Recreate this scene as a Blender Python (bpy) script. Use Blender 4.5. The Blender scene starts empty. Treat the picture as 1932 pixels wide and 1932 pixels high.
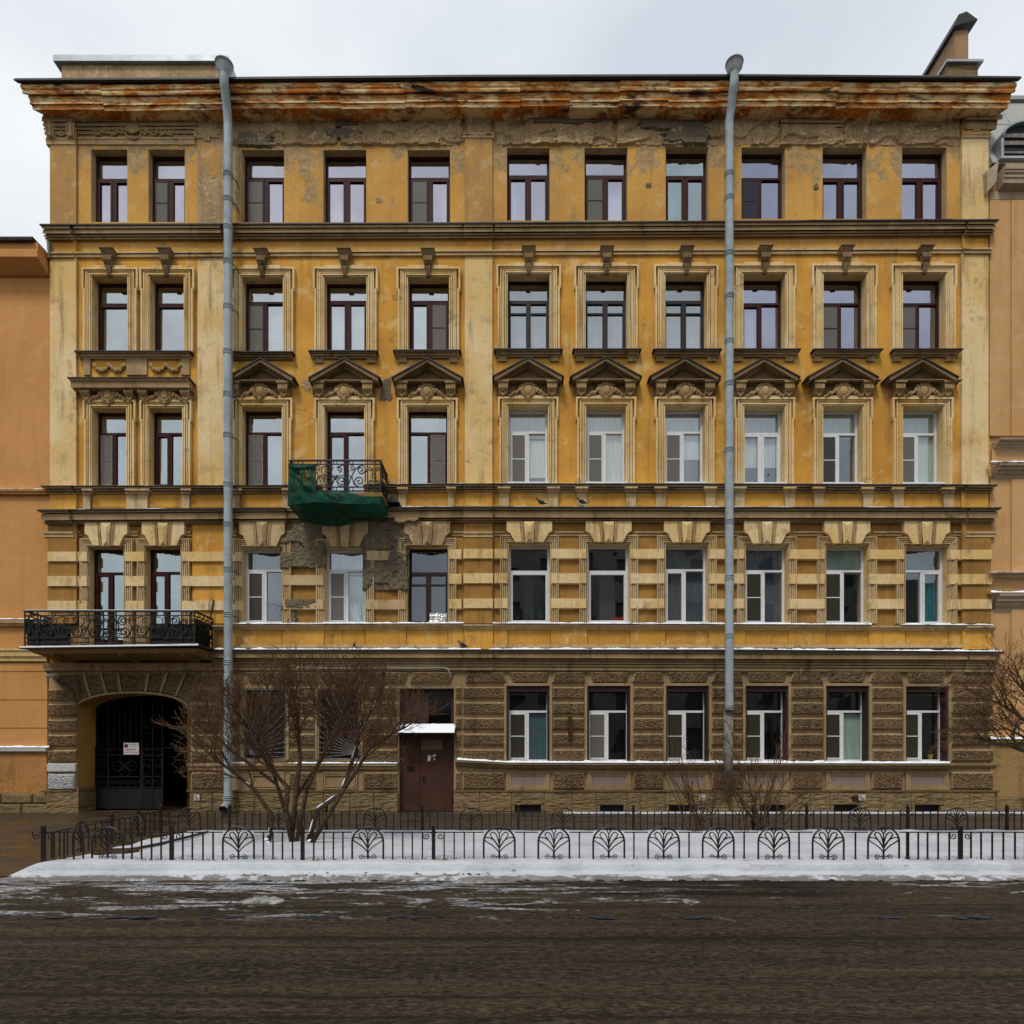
import bpy, math, random
from mathutils import Vector, Matrix, noise
S = bpy.context.scene
COL = S.collection
R = math.radians
rnd = random.Random(7)

# ------------------------------------------------------------------ camera, sky, sun, exposure
CAM_D, CAM_H, PXM = 17.0, 1.6, 72.0          # metres to the facade, eye height, scale of the measured drawing at the facade
VPX, VPY = 966.0, 1418.0                      # where the drawing's horizon and centre line cross
cd = bpy.data.cameras.new('camera'); cam = bpy.data.objects.new('camera', cd); COL.objects.link(cam)
cam.location = (0, -CAM_D, CAM_H); cam.rotation_euler = (R(90), 0, 0)
cd.sensor_width = 36; cd.lens = 36 * PXM * CAM_D / 1932.0
cd.shift_y = (VPY - 966.0) / 1932.0; cd.clip_end = 600; cd.clip_start = .1
S.camera = cam
S.view_settings.view_transform = 'Standard'; S.view_settings.look = 'None'
S.view_settings.gamma = 1; S.view_settings.exposure = 0.5; S.view_settings.use_curve_mapping = False
try:
    S.cycles.use_denoising = True; S.cycles.max_bounces = 6; S.cycles.transparent_max_bounces = 12
    S.cycles.diffuse_bounces = 3; S.cycles.glossy_bounces = 3
except Exception: pass
SUN_EL, SUN_ROT = R(56), R(200)
w = bpy.data.worlds.new('World'); S.world = w; w.use_nodes = True
nt = w.node_tree; nt.nodes.clear()
def wn(t, **k):
    n = nt.nodes.new(t)
    for a, b in k.items(): setattr(n, a, b)
    return n
out = wn('ShaderNodeOutputWorld'); bg = wn('ShaderNodeBackground'); sky = wn('ShaderNodeTexSky')
sky.sky_type = 'NISHITA'; sky.sun_disc = False; sky.sun_elevation = SUN_EL; sky.sun_rotation = SUN_ROT
tc = wn('ShaderNodeTexCoord'); mp = wn('ShaderNodeMapping'); mp.inputs['Scale'].default_value = (1, 1, 2.2)
cn = wn('ShaderNodeTexNoise'); cn.inputs['Scale'].default_value = 1.7; cn.inputs['Detail'].default_value = 5; cn.inputs['Roughness'].default_value = .48
rp = wn('ShaderNodeValToRGB'); e = rp.color_ramp.elements
e[0].position = .36; e[0].color = (4.75, 5.15, 5.7, 1); e[1].position = .62; e[1].color = (7.1, 7.25, 7.4, 1)
mx = wn('ShaderNodeMix', data_type='RGBA'); mx.inputs[0].default_value = .93
bg.inputs['Strength'].default_value = .1
L = nt.links.new
L(tc.outputs['Generated'], mp.inputs['Vector']); L(mp.outputs[0], cn.inputs['Vector']); L(cn.outputs['Fac'], rp.inputs['Fac'])
dk = wn('ShaderNodeMix', data_type='RGBA', blend_type='DARKEN'); dk.inputs[0].default_value = 1; dk.inputs[7].default_value = (10, 10, 10, 1)   # the cloud deck hides the glare round the sun
L(sky.outputs[0], dk.inputs[6]); L(dk.outputs[2], mx.inputs[6]); L(rp.outputs[0], mx.inputs[7]); L(mx.outputs[2], bg.inputs['Color']); L(bg.outputs[0], out.inputs[0])
sd = bpy.data.lights.new('sun', 'SUN'); sun = bpy.data.objects.new('sun', sd); COL.objects.link(sun)
sd.energy = 1.5; sd.angle = R(14); sd.color = (1, .965, .91)
sun.rotation_euler = (R(34), 0, R(-20)); sun.location = (-5, -30, 40)

# ------------------------------------------------------------------ helpers
def X(x, p=0): return (x - VPX) / PXM * (CAM_D - p) / CAM_D      # drawing x at p metres in front of the wall face
def Z(y, p=0): return CAM_H + (VPY - y) / PXM * (CAM_D - p) / CAM_D
def lerp(a, b, t): return a + (b - a) * t
def ip(x, xs, ys):
    if x <= xs[0]: return ys[0]
    for i in range(len(xs) - 1):
        if x <= xs[i + 1]: return lerp(ys[i], ys[i + 1], (x - xs[i]) / (xs[i + 1] - xs[i]))
    return ys[-1]
def nz(v, s=1.0): return noise.noise(Vector(v) * s)

class MB:
    mi = None; mats = ()
    def __init__(s): s.v = []; s.f = []
    def add(s, vs, fs):
        b = len(s.v); s.v += [tuple(v) for v in vs]; s.f += [tuple(i + b for i in f) for f in fs]; return s
    def wbox(s, x0, x1, y0, y1, z0, z1):
        if x0 > x1: x0, x1 = x1, x0
        if y0 > y1: y0, y1 = y1, y0
        if z0 > z1: z0, z1 = z1, z0
        return s.add([(x0,y0,z0),(x1,y0,z0),(x1,y1,z0),(x0,y1,z0),(x0,y0,z1),(x1,y0,z1),(x1,y1,z1),(x0,y1,z1)],
                     [(0,3,2,1),(4,5,6,7),(0,1,5,4),(1,2,6,5),(2,3,7,6),(3,0,4,7)])
    def box(s, x0, x1, y0, y1, p, pb=-.02):      # drawing coordinates at the box's front face
        return s.wbox(X(x0, p), X(x1, p), -p, -pb, Z(y1, p), Z(y0, p))
    def prism(s, pts, p, pb=-.02):               # drawing polygon, front at p
        n = len(pts); a = [(X(x, p), -p, Z(y, p)) for x, y in pts]; b = [(q[0], -pb, q[2]) for q in a]
        return s.add(a + b, [tuple(range(n))[::-1], tuple(range(n, 2 * n))] + [(i, (i + 1) % n, n + (i + 1) % n, n + i) for i in range(n)])
    def band(s, x0, x1, prof, yl, yr=None, add=0, rl=0, rr=0, pb=-.03):   # moulding: prof = (p, dy) from top to bottom
        yr = yl if yr is None else yr
        P = [(pb, prof[0][1], prof[0][0])] + [(p + add, d, p + add) for p, d in prof] + [(pb, prof[-1][1], prof[-1][0])]
        a = [(X(x0) - max(p, 0) * rl, -p, Z(yl + d, q)) for p, d, q in P]
        b = [(X(x1) + max(p, 0) * rr, -p, Z(yr + d, q)) for p, d, q in P]
        n = len(P)
        return s.add(a + b, [tuple(range(n)), tuple(range(n, 2 * n))[::-1]] + [(i, n + i, n + (i + 1) % n, (i + 1) % n) for i in range(n)])
    def tube(s, pts, r, n=5, cap=True, r1=None):
        pts = [Vector(p) for p in pts]; m = len(pts)
        if m < 2: return s
        vs = []; up = None
        for i, p in enumerate(pts):
            t = (pts[min(i + 1, m - 1)] - pts[max(i - 1, 0)])
            if t.length < 1e-9: t = Vector((0, 0, 1))
            t.normalize()
            if up is None:
                up = Vector((0, 1, 0)) if abs(t.y) < .9 else Vector((1, 0, 0))
            u = up - t * up.dot(t)
            if u.length < 1e-6: u = t.orthogonal()
            u.normalize(); up = u; v = t.cross(u)
            rr = r[i] if isinstance(r, (list, tuple)) else (r if r1 is None else lerp(r, r1, i / (m - 1)))
            for k in range(n):
                a = 2 * math.pi * (k + .5) / n
                vs.append(p + u * (math.cos(a) * rr) + v * (math.sin(a) * rr))
        fs = [(i * n + k, i * n + (k + 1) % n, (i + 1) * n + (k + 1) % n, (i + 1) * n + k) for i in range(m - 1) for k in range(n)]
        if cap: fs += [tuple(range(n))[::-1], tuple(range((m - 1) * n, m * n))]
        return s.add(vs, fs)
    def ball(s, c, rx, ry=None, rz=None, a=8, b=5):
        ry = rx if ry is None else ry; rz = rx if rz is None else rz
        vs = [(c[0], c[1], c[2] + rz)]
        for i in range(1, b):
            th = math.pi * i / b
            vs += [(c[0] + rx * math.sin(th) * math.cos(2 * math.pi * k / a), c[1] + ry * math.sin(th) * math.sin(2 * math.pi * k / a), c[2] + rz * math.cos(th)) for k in range(a)]
        vs.append((c[0], c[1], c[2] - rz)); n = len(vs) - 1
        fs = [(0, 1 + k, 1 + (k + 1) % a) for k in range(a)]
        for i in range(b - 2):
            fs += [(1 + i * a + k, 1 + (i + 1) * a + k, 1 + (i + 1) * a + (k + 1) % a, 1 + i * a + (k + 1) % a) for k in range(a)]
        fs += [(n, 1 + (b - 2) * a + (k + 1) % a, 1 + (b - 2) * a + k) for k in range(a)]
        return s.add(vs, fs)
    def lathe(s, c, prof, n=14):                 # prof (r, z) round a vertical axis at c
        vs = [(c[0] + r * math.cos(2 * math.pi * k / n), c[1] + r * math.sin(2 * math.pi * k / n), c[2] + z) for r, z in prof for k in range(n)]
        m = len(prof)
        return s.add(vs, [(i * n + k, i * n + (k + 1) % n, (i + 1) * n + (k + 1) % n, (i + 1) * n + k) for i in range(m - 1) for k in range(n)] + [tuple(range(n))[::-1], tuple(range((m - 1) * n, m * n))])
    def grid(s, nx, ny, fn):
        vs = [fn(i / nx, j / ny) for j in range(ny + 1) for i in range(nx + 1)]
        return s.add(vs, [(j * (nx + 1) + i, j * (nx + 1) + i + 1, (j + 1) * (nx + 1) + i + 1, (j + 1) * (nx + 1) + i) for j in range(ny) for i in range(nx)])
    def shift(s, d):
        s.v = [(a + d[0], b + d[1], c + d[2]) for a, b, c in s.v]; return s
    def mesh(s, name, mat, smooth=False):
        me = bpy.data.meshes.new(name); me.from_pydata(s.v, [], s.f); me.validate(); me.update()
        import bmesh
        bm = bmesh.new(); bm.from_mesh(me); bmesh.ops.recalc_face_normals(bm, faces=bm.faces); bm.to_mesh(me); bm.free()
        if mat: me.materials.append(mat)
        for q in s.mats: me.materials.append(M[q])
        if s.mi and len(s.mi) == len(me.polygons): me.polygons.foreach_set('material_index', s.mi)
        if smooth: me.polygons.foreach_set('use_smooth', [True] * len(me.polygons))
        return me

def adopt(o, parent):
    if parent is not None:
        o.parent = parent; o.matrix_parent_inverse = Matrix.Translation(-WORLD[parent.name])
WORLD = {}
def link(name, me, parent=None, loc=None, rz=0, label=None):
    o = bpy.data.objects.new(name, me); COL.objects.link(o)
    if loc is not None: o.location = loc
    o.rotation_euler = (0, 0, rz)
    WORLD[o.name] = Vector(loc) if loc is not None else Vector((0, 0, 0))
    adopt(o, parent)
    if label: o['label'] = label
    return o
def obj(name, mb, mat, parent=None, smooth=False, label=None): return link(name, mb.mesh(name, mat, smooth), parent, label=label)
def tag(o, label, cat, group=None):
    o['label'] = label; o['category'] = cat
    if group: o['group'] = group
    return o
def thing(name, label, cat, loc, group=None):
    o = bpy.data.objects.new(name, None); COL.objects.link(o); o.location = loc; o.empty_display_size = .2
    WORLD[o.name] = Vector(loc)
    return tag(o, label, cat, group)
def kind(o, k): o['kind'] = k; return o

# ------------------------------------------------------------------ materials
class NT:
    def __init__(s, name):
        s.m = bpy.data.materials.new(name); s.m.use_nodes = True; s.t = s.m.node_tree; s.t.nodes.clear()
        s.o = s.n('ShaderNodeOutputMaterial'); s.pos = s.n('ShaderNodeNewGeometry').outputs['Position']
    def n(s, t, **k):
        n = s.t.nodes.new(t)
        for a, b in k.items(): setattr(n, a, b)
        return n
    def l(s, a, b): s.t.links.new(a, b)
    def map(s, sc, loc=(0, 0, 0), rot=(0, 0, 0)):
        m = s.n('ShaderNodeMapping'); s.l(s.pos, m.inputs['Vector']); m.inputs['Scale'].default_value = sc; m.inputs['Location'].default_value = loc; m.inputs['Rotation'].default_value = rot
        return m.outputs[0]
    def noise(s, scale, detail=5, rough=.55, vec=None, dist=0):
        n = s.n('ShaderNodeTexNoise'); n.inputs['Scale'].default_value = scale; n.inputs['Detail'].default_value = detail; n.inputs['Roughness'].default_value = rough; n.inputs['Distortion'].default_value = dist
        s.l(s.pos if vec is None else vec, n.inputs['Vector']); return n.outputs['Fac']
    def rng(s, v, a, b, c=0., d=1., smooth=True):
        n = s.n('ShaderNodeMapRange'); n.interpolation_type = 'SMOOTHSTEP' if smooth else 'LINEAR'
        s.l(v, n.inputs[0])
        for i, q in enumerate((a, b, c, d)): n.inputs[1 + i].default_value = q
        return n.outputs[0]
    def mix(s, f, a, b, mode='MIX'):
        n = s.n('ShaderNodeMix', data_type='RGBA', blend_type=mode)
        for i, q in ((0, f), (6, a), (7, b)):
            if hasattr(q, 'links') or hasattr(q, 'is_linked'): s.l(q, n.inputs[i])
            else: n.inputs[i].default_value = q if i == 0 else ((*q, 1) if len(q) == 3 else q)
        return n.outputs[2]
    def math(s, op, a, b=None):
        n = s.n('ShaderNodeMath', operation=op)
        for i, q in enumerate((a, b)):
            if q is None: continue
            if hasattr(q, 'is_linked'): s.l(q, n.inputs[i])
            else: n.inputs[i].default_value = q
        return n.outputs[0]
    def vor(s, scale, vec=None, feat='DISTANCE_TO_EDGE'):
        n = s.n('ShaderNodeTexVoronoi', feature=feat); n.inputs['Scale'].default_value = scale
        s.l(s.pos if vec is None else vec, n.inputs['Vector']); return n.outputs['Distance']
    def bump(s, h, strength=.4, dist=.01, nrm=None):
        n = s.n('ShaderNodeBump'); n.inputs['Strength'].default_value = strength; n.inputs['Distance'].default_value = dist
        s.l(h, n.inputs['Height'])
        if nrm is not None: s.l(nrm, n.inputs['Normal'])
        return n.outputs[0]
    def bsdf(s, col, rough=.9, spec=.25, metal=0., nrm=None):
        b = s.n('ShaderNodeBsdfPrincipled')
        for k, q in (('Base Color', col), ('Roughness', rough), ('Metallic', metal), ('Specular IOR Level', spec)):
            if hasattr(q, 'is_linked'): s.l(q, b.inputs[k])
            else: b.inputs[k].default_value = ((*q, 1) if isinstance(q, tuple) and len(q) == 3 else q)
        if nrm is not None: s.l(nrm, b.inputs['Normal'])
        s.l(b.outputs[0], s.o.inputs[0]); return s.m

def plaster(name, c1, c2, c3, dirt, streak=.4, crack=.0, bump=.35, flake=.35, fscale=3.0, grain=.25, rough=.92, zone=None, strata=0):
    t = NT(name)
    c = t.mix(t.rng(t.noise(.55, 5, .6), .36, .64), c1, c2)
    c = t.mix(t.math('MULTIPLY', t.rng(t.noise(fscale, 9, .68, dist=.4), .53, .66), flake), c, c3)
    st = t.rng(t.noise(1.0, 6, .6, t.map((5.5, 5.5, .45))), .5, .78)
    st = t.math('MULTIPLY', st, t.rng(t.noise(.9, 3), .3, .65, .25, 1.))
    c = t.mix(t.math('MULTIPLY', st, streak), c, dirt)
    c = t.mix(t.math('MULTIPLY', t.rng(t.noise(1.9, 8, .7, t.map((1, 1, 1), (9, 4, 2))), .56, .72), streak * .8), c, dirt)
    if zone:
        sp = t.n('ShaderNodeSeparateXYZ'); t.l(t.pos, sp.inputs[0]); zz = t.rng(sp.outputs['Z'], zone[0], zone[1])
        f = t.math('ADD', t.noise(1.15, 9, .68, t.map((1, 1, .8), (4, 1, 6))), t.math('MULTIPLY', zz, zone[2]))
        c = t.mix(t.math('MULTIPLY', t.rng(f, .60, .66), .85), c, t.mix(t.rng(t.noise(7, 8, .7), .42, .6), (.26, .18, .09), (.38, .28, .15)))
    if crack:
        wv = t.n('ShaderNodeTexNoise'); wv.inputs['Scale'].default_value = 2.2; wv.inputs['Detail'].default_value = 6; t.l(t.pos, wv.inputs['Vector'])
        v = t.mix(.22, t.pos, wv.outputs['Color'])
        ed = t.rng(t.vor(2.1, v), .0, .006, 1., 0.)
        ed = t.math('MULTIPLY', ed, t.rng(t.noise(1.1, 3, .5, t.map((1, 1, 1), (3, 3, 3))), .52, .64, 0., .6))
        c = t.mix(t.math('MULTIPLY', ed, crack), c, tuple(q * .35 for q in dirt))
    g = t.noise(26, 8, .72)
    c = t.mix(grain, c, t.mix(1., c, t.mix(t.rng(g, .3, .7), (.45, .42, .4), (1.5, 1.5, 1.5)), 'MULTIPLY'))
    n = t.bump(t.noise(5, 8, .68, t.map((1, 1, strata)) if strata else None), bump * .8, .03)
    if strata: c = t.mix(t.rng(t.noise(2.2, 8, .7, t.map((.5, .5, strata * 1.6))), .52, .62), c, dirt)
    n = t.bump(g, bump, .012, n)
    return t.bsdf(c, rough, .15, 0., n)

M = {}
DIRT = (.13, .085, .04)
M['ochre'] = plaster('ochre_paint', (.62, .325, .058), (.48, .235, .042), (.66, .46, .20), (.20, .115, .04), .85, .35, .3, .7, 1.5)
M['ochre_top'] = plaster('peeling_ochre_paint', (.58, .315, .075), (.47, .25, .065), (.57, .41, .21), (.22, .14, .05), .6, .5, .4, .55, 2.4, zone=(Z(390), Z(290), .14))
M['ochre_worn'] = plaster('worn_ochre_paint', (.45, .25, .075), (.37, .21, .08), (.5, .36, .18), (.2, .13, .06), .6, .6, .5, .65, 2.6)
M['ochre_dark'] = plaster('sooty_ochre_paint', (.36, .19, .045), (.25, .13, .035), (.44, .26, .08), (.10, .06, .025), .7, .3, .35, .4, 2.4)
M['cream'] = plaster('cream_paint', (.70, .54, .30), (.63, .42, .16), (.40, .29, .16), (.22, .14, .06), .9, .7, .35, .5, 2.6)
M['cream_dirty'] = plaster('dirty_cream_paint', (.53, .395, .215), (.44, .30, .145), (.25, .18, .10), (.12, .08, .04), .85, .5, .4, .6, 3.6)
M['mould'] = plaster('sooty_moulding', (.37, .255, .13), (.26, .17, .08), (.50, .38, .21), (.07, .045, .024), .95, .3, .4, .45, 4.)
M['carved'] = plaster('grimy_carved_plaster', (.42, .285, .13), (.30, .195, .085), (.52, .37, .18), (.07, .045, .02), .7, 0, .3, .5, 6.)
M['pedim'] = plaster('soot_brown_moulding', (.245, .165, .085), (.175, .115, .058), (.34, .225, .105), (.055, .035, .018), .8, .2, .4, .45, 5.)
M['rustic'] = plaster('brown_rustic_stone', (.185, .122, .062), (.13, .085, .044), (.30, .21, .11), (.04, .028, .016), .75, .0, 1., .5, 9., .6)
M['joint'] = plaster('brown_wall_paint', (.33, .235, .125), (.25, .172, .088), (.43, .325, .19), (.075, .05, .025), .7, .25, .35, .45, 4.)
M['cement'] = plaster('bare_cement', (.18, .143, .09), (.125, .10, .066), (.21, .165, .105), (.06, .047, .033), .6, .7, .8, .6, 3., .4)
M['crumble'] = plaster('crumbling_plaster', (.43, .30, .155), (.31, .21, .11), (.60, .47, .29), (.085, .06, .035), .7, .5, .9, .75, 5., .5)
M['lime'] = plaster('limestone_plinth', (.235, .165, .08), (.175, .12, .055), (.29, .21, .11), (.06, .045, .025), .6, .0, .8, .5, 4., .45, strata=7)
M['orange'] = plaster('orange_wall_paint', (.54, .265, .088), (.49, .235, .075), (.58, .31, .12), (.34, .17, .07), .45, .3, .2, .5, 1.6, .12)
M['orange_rough'] = plaster('orange_rough_cast', (.42, .20, .06), (.35, .17, .055), (.3, .17, .08), (.12, .07, .03), .6, .0, 1., .5, 3., .5)
M['beige'] = plaster('weathered_beige_moulding', (.42, .325, .22), (.33, .25, .165), (.50, .40, .29), (.12, .09, .06), .8, .5, .3, .5, 3.)
M['peach'] = plaster('peach_wall_paint', (.56, .33, .145), (.48, .27, .11), (.58, .37, .19), (.30, .17, .08), .5, .5, .2, .5, 2., .15)
M['peach_rough'] = plaster('peach_rough_cast', (.33, .21, .085), (.27, .165, .065), (.28, .13, .04), (.1, .06, .03), .6, .0, 1., .6, 2.5, .5)
M['white_paint'] = plaster('white_patch_paint', (.46, .46, .45), (.38, .38, .38), (.2, .19, .17), (.15, .14, .12), .5, 0, .6, .4, 6.)
M['mauve'] = plaster('mauve_grey_paint', (.24, .185, .155), (.205, .155, .13), (.28, .22, .18), (.12, .09, .06), .4, .0, .2, .4, 3., .15)
M['reveal_grey'] = plaster('lilac_grey_paint', (.42, .385, .38), (.36, .33, .32), (.3, .27, .25), (.2, .16, .12), .3, 0, .2, .3)
M['soffit'] = plaster('balcony_soffit', (.26, .15, .05), (.19, .11, .04), (.3, .2, .1), (.07, .045, .02), .6, .6, .4, .5, 2.)

def simple(name, col, rough=.6, spec=.3, metal=0., var=.35, bump=.15, scale=8.):
    t = NT(name)
    c = t.mix(t.rng(t.noise(scale, 6, .65), .35, .68), col, tuple(q * (1 - var) for q in col))
    return t.bsdf(c, rough, spec, metal, t.bump(t.noise(scale * 5, 5), bump, .004))
M['brown_frame'] = simple('brown_window_frame', (.045, .0105, .0085), .6, .15)
M['white_frame'] = simple('white_window_frame', (.66, .66, .66), .45, .4, 0, .12)
M['old_frame'] = simple('old_dark_frame', (.02, .012, .009), .6, .3, 0, .5, .5)
M['grey_frame'] = simple('old_grey_frame', (.22, .20, .18), .7, .3, 0, .5, .5)
M['old_roof'] = simple('weathered_roof_sheet', (.06, .055, .05), .7, .2, 0, .5, .3, 3)
M['roof'] = simple('dark_roof_sheet', (.022, .02, .02), .55, .4, .2, .5, .2, 3)
M['zinc'] = simple('zinc_sheet', (.36, .40, .42), .45, .5, .45, .25, .12, 2.5)
M['pipe'] = simple('painted_grey_pipe', (.33, .385, .40), .7, .2, 0., .3, .1, 3)
M['pipe_bare'] = simple('dull_zinc_pipe', (.30, .32, .33), .6, .3, .2, .4, .15, 5)
M['iron'] = simple('black_iron', (.012, .011, .011), .5, .45, .3, .4, .2, 9)
M['fence'] = simple('dark_fence_iron', (.016, .010, .008), .5, .4, .2, .5, .3, 9)
M['gate'] = simple('dusty_gate_iron', (.013, .012, .010), .75, .2, .0, .4, .3, 4)
M['door'] = simple('brown_steel_door', (.062, .021, .009), .6, .35, 0, .4, .2, 3)
M['door_wood'] = simple('red_brown_transom', (.032, .012, .008), .6, .35, 0, .4, .3, 6)
M['rust_bar'] = simple('rusty_bar', (.16, .085, .05), .7, .3, 0, .6, .4, 12)
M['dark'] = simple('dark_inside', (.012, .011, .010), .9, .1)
M['room'] = simple('dim_room', (.06, .055, .05), .9, .1, 0, .3, .0, .8)
M['black'] = simple('black_sheet', (.008, .008, .008), .6, .3)
M['paper'] = simple('faded_paper', (.17, .115, .07), .8, .1, 0, .2)
M['white_paper'] = simple('white_paper', (.75, .74, .72), .8, .1, 0, .12)
M['foil'] = simple('crumpled_foil', (.6, .6, .6), .25, .6, .8, .2, 1., 6)
M['pigeon'] = simple('pigeon_feather', (.02, .019, .02), .7, .3, 0, .5, .2, 30)
M['bark'] = simple('brown_bark', (.085, .054, .031), .9, .1, 0, .6, .9, 18)
M['twig'] = simple('reddish_twig', (.125, .068, .037), .9, .1, 0, .4, .2, 12)
M['leaf'] = simple('house_plant_leaf', (.02, .06, .018), .6, .3, 0, .4)
M['pot_yellow'] = simple('yellow_pot', (.55, .42, .02), .5, .4, 0, .1)
M['red'] = simple('red_print', (.36, .02, .014), .6, .3, 0, .1)
M['blue'] = simple('blue_print', (.02, .03, .2), .6, .3, 0, .1)
M['ink'] = simple('black_print', (.02, .02, .02), .7, .2, 0, .1)
M['plastic'] = simple('cream_plastic', (.5, .48, .42), .4, .4, 0, .1)
M['dry_grass'] = simple('dry_grass', (.16, .12, .06), .9, .1)
M['dirt'] = simple('dark_dirt', (.022, .017, .013), .95, .2, 0, .5, .6, 20)

def rustmat():
    t = NT('rusty_cornice_sheet')
    v = t.map((.8, 1, 2.6))
    a = t.rng(t.noise(1.6, 9, .7, v, .6), .42, .55)
    b = t.rng(t.noise(2.3, 9, .72, t.map((.9, 1, 3.2), (5, 2, 8)), .5), .5, .64)
    d = t.rng(t.noise(1.3, 8, .68, t.map((.8, 1, 3.), (1, 7, 3)), .4), .52, .66)
    c = t.mix(a, (.68, .50, .24), (.46, .15, .016))
    c = t.mix(b, c, (.19, .055, .009))
    c = t.mix(d, c, (.045, .020, .010))
    c = t.mix(t.rng(t.noise(2.2, 9, .74, t.map((.8, 1, 3.4), (2, 2, 2)), .5), .54, .60), c, (.64, .50, .27))
    return t.bsdf(c, .8, .2, 0, t.bump(t.noise(14, 8, .7), .5, .012))
M['rust'] = rustmat()
def soffmat():
    t = NT('stained_soffit_sheet')
    c = t.mix(t.rng(t.noise(1.8, 8, .68, t.map((1, 2, 2)), .4), .45, .62), (.40, .30, .155), (.15, .075, .025))
    c = t.mix(t.rng(t.noise(2.6, 8, .7, t.map((1, 2, 2), (4, 4, 4))), .56, .66), c, (.06, .035, .018))
    return t.bsdf(c, .85, .15, 0, t.bump(t.noise(14, 6), .3, .008))
M['soffit_sheet'] = soffmat()
def snowmat():
    t = NT('snow')
    c = t.mix(t.rng(t.noise(1.3, 7, .6), .4, .7), (.49, .503, .53), (.385, .40, .435))
    c = t.mix(t.math('MULTIPLY', t.rng(t.noise(9, 8, .7), .66, .74), .7), c, (.16, .13, .10))
    sp = t.n('ShaderNodeSeparateXYZ'); t.l(t.pos, sp.inputs[0])
    foot = t.math('ADD', t.rng(sp.outputs['Y'], -8.70, -8.97, 0., .22), t.noise(5, 9, .75, t.map((.8, 1.6, 1))))
    c = t.mix(t.math('MULTIPLY', t.rng(foot, .60, .70), .85), c, (.10, .08, .06))
    c = t.mix(t.math('MULTIPLY', t.rng(t.noise(2.2, 8, .7, t.map((.6, 2.4, 1), (5, 5, 0))), .56, .66), .45), c, (.27, .265, .27))
    n = t.bump(t.noise(2.6, 6, .6, t.map((1, 2, 1))), .7, .12)
    return t.bsdf(c, .75, .2, 0, t.bump(t.noise(22, 7, .7), .35, .012, n))
M['snow'] = snowmat()
def icicle_mat():
    t = NT('ledge_snow'); c = t.mix(t.rng(t.noise(2.5, 5), .5, .7), (.84, .86, .9), (.7, .72, .76))
    return t.bsdf(c, .7, .2, 0, t.bump(t.noise(20, 5), .3, .01))
M['ledge_snow'] = icicle_mat()
def roadmat():
    t = NT('wet_slushy_asphalt')
    sep = t.n('ShaderNodeSeparateXYZ'); t.l(t.pos, sep.inputs[0]); y = sep.outputs['Y']
    tr = t.noise(1., 7, .62, t.map((.10, 2.2, 1)), .4)                 # tracks along the street
    gr = t.noise(1., 9, .78, t.map((15., 30., 9)), .4)                  # slush grain pressed along the street
    fi = t.noise(60, 6, .75)
    c = t.mix(t.rng(tr, .38, .62), (.026, .019, .0105), (.066, .047, .026))
    c = t.mix(t.math('MULTIPLY', t.rng(t.noise(1., 8, .66, t.map((.22, 1.6, 1), (2, 8, 0)), .6), .55, .68), .55), c, (.008, .006, .004))
    g2 = t.noise(1., 8, .7, t.map((3.2, 17., 3), (5, 1, 0)), .6)
    c = t.mix(t.math('MULTIPLY', t.rng(g2, .52, .62), .6), c, (.095, .072, .046)); c = t.mix(t.math('MULTIPLY', t.rng(g2, .36, .44, 1., 0.), .6), c, (.008, .006, .004))
    c = t.mix(t.math('MULTIPLY', t.rng(gr, .50, .60), .8), c, (.115, .090, .060))
    c = t.mix(t.math('MULTIPLY', t.rng(gr, .40, .48, 1., 0.), .85), c, (.009, .0075, .006))
    c = t.mix(.35, c, t.mix(1., c, t.mix(t.rng(fi, .32, .68), (.25, .24, .22), (2.1, 2.1, 2.1)), 'MULTIPLY'))
    sn = t.noise(1., 9, .72, t.map((.95, 4.2, 1), (3.3, 0, 0)), .9)
    x = sep.outputs['X']
    thr = t.rng(y, -10.4, -9.0, .55, .485)                              # old snow thins out away from the kerb
    xf = t.rng(x, .0, 3.0, 0., .07)
    gap = t.math('SUBTRACT', sn, t.math('ADD', thr, xf))
    lim = t.rng(y, -11., -10.5)
    sm = t.math('MULTIPLY', t.rng(gap, 0., .05), lim)
    sm = t.math('MULTIPLY', sm, t.rng(t.noise(14, 8, .75), .38, .56))
    c = t.mix(t.math('MULTIPLY', sm, .85), c, (.62, .63, .66))
    rut = t.noise(1., 5, .6, t.map((.05, 4.6, 1), (9, 2, 0)), .25)
    c = t.mix(t.math('MULTIPLY', t.rng(rut, .56, .62), t.rng(gr, .40, .58, .25, .8)), c, (.010, .0075, .005))
    c = t.mix(t.math('MULTIPLY', t.rng(rut, .38, .44, 1., 0.), t.rng(gr, .45, .6, .1, .7)), c, (.14, .105, .064))
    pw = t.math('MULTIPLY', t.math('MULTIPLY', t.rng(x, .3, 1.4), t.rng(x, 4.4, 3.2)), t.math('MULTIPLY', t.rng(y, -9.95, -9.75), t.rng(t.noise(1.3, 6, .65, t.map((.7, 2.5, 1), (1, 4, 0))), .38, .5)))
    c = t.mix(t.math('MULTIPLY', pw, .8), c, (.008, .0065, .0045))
    wet = t.rng(tr, .35, .6, .5, .85)
    n = t.bump(gr, 1., .05); n = t.bump(g2, .7, .05, n); n = t.bump(fi, .5, .008, n)
    return t.bsdf(c, wet, .14, 0, n)
M['road'] = roadmat()
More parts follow.
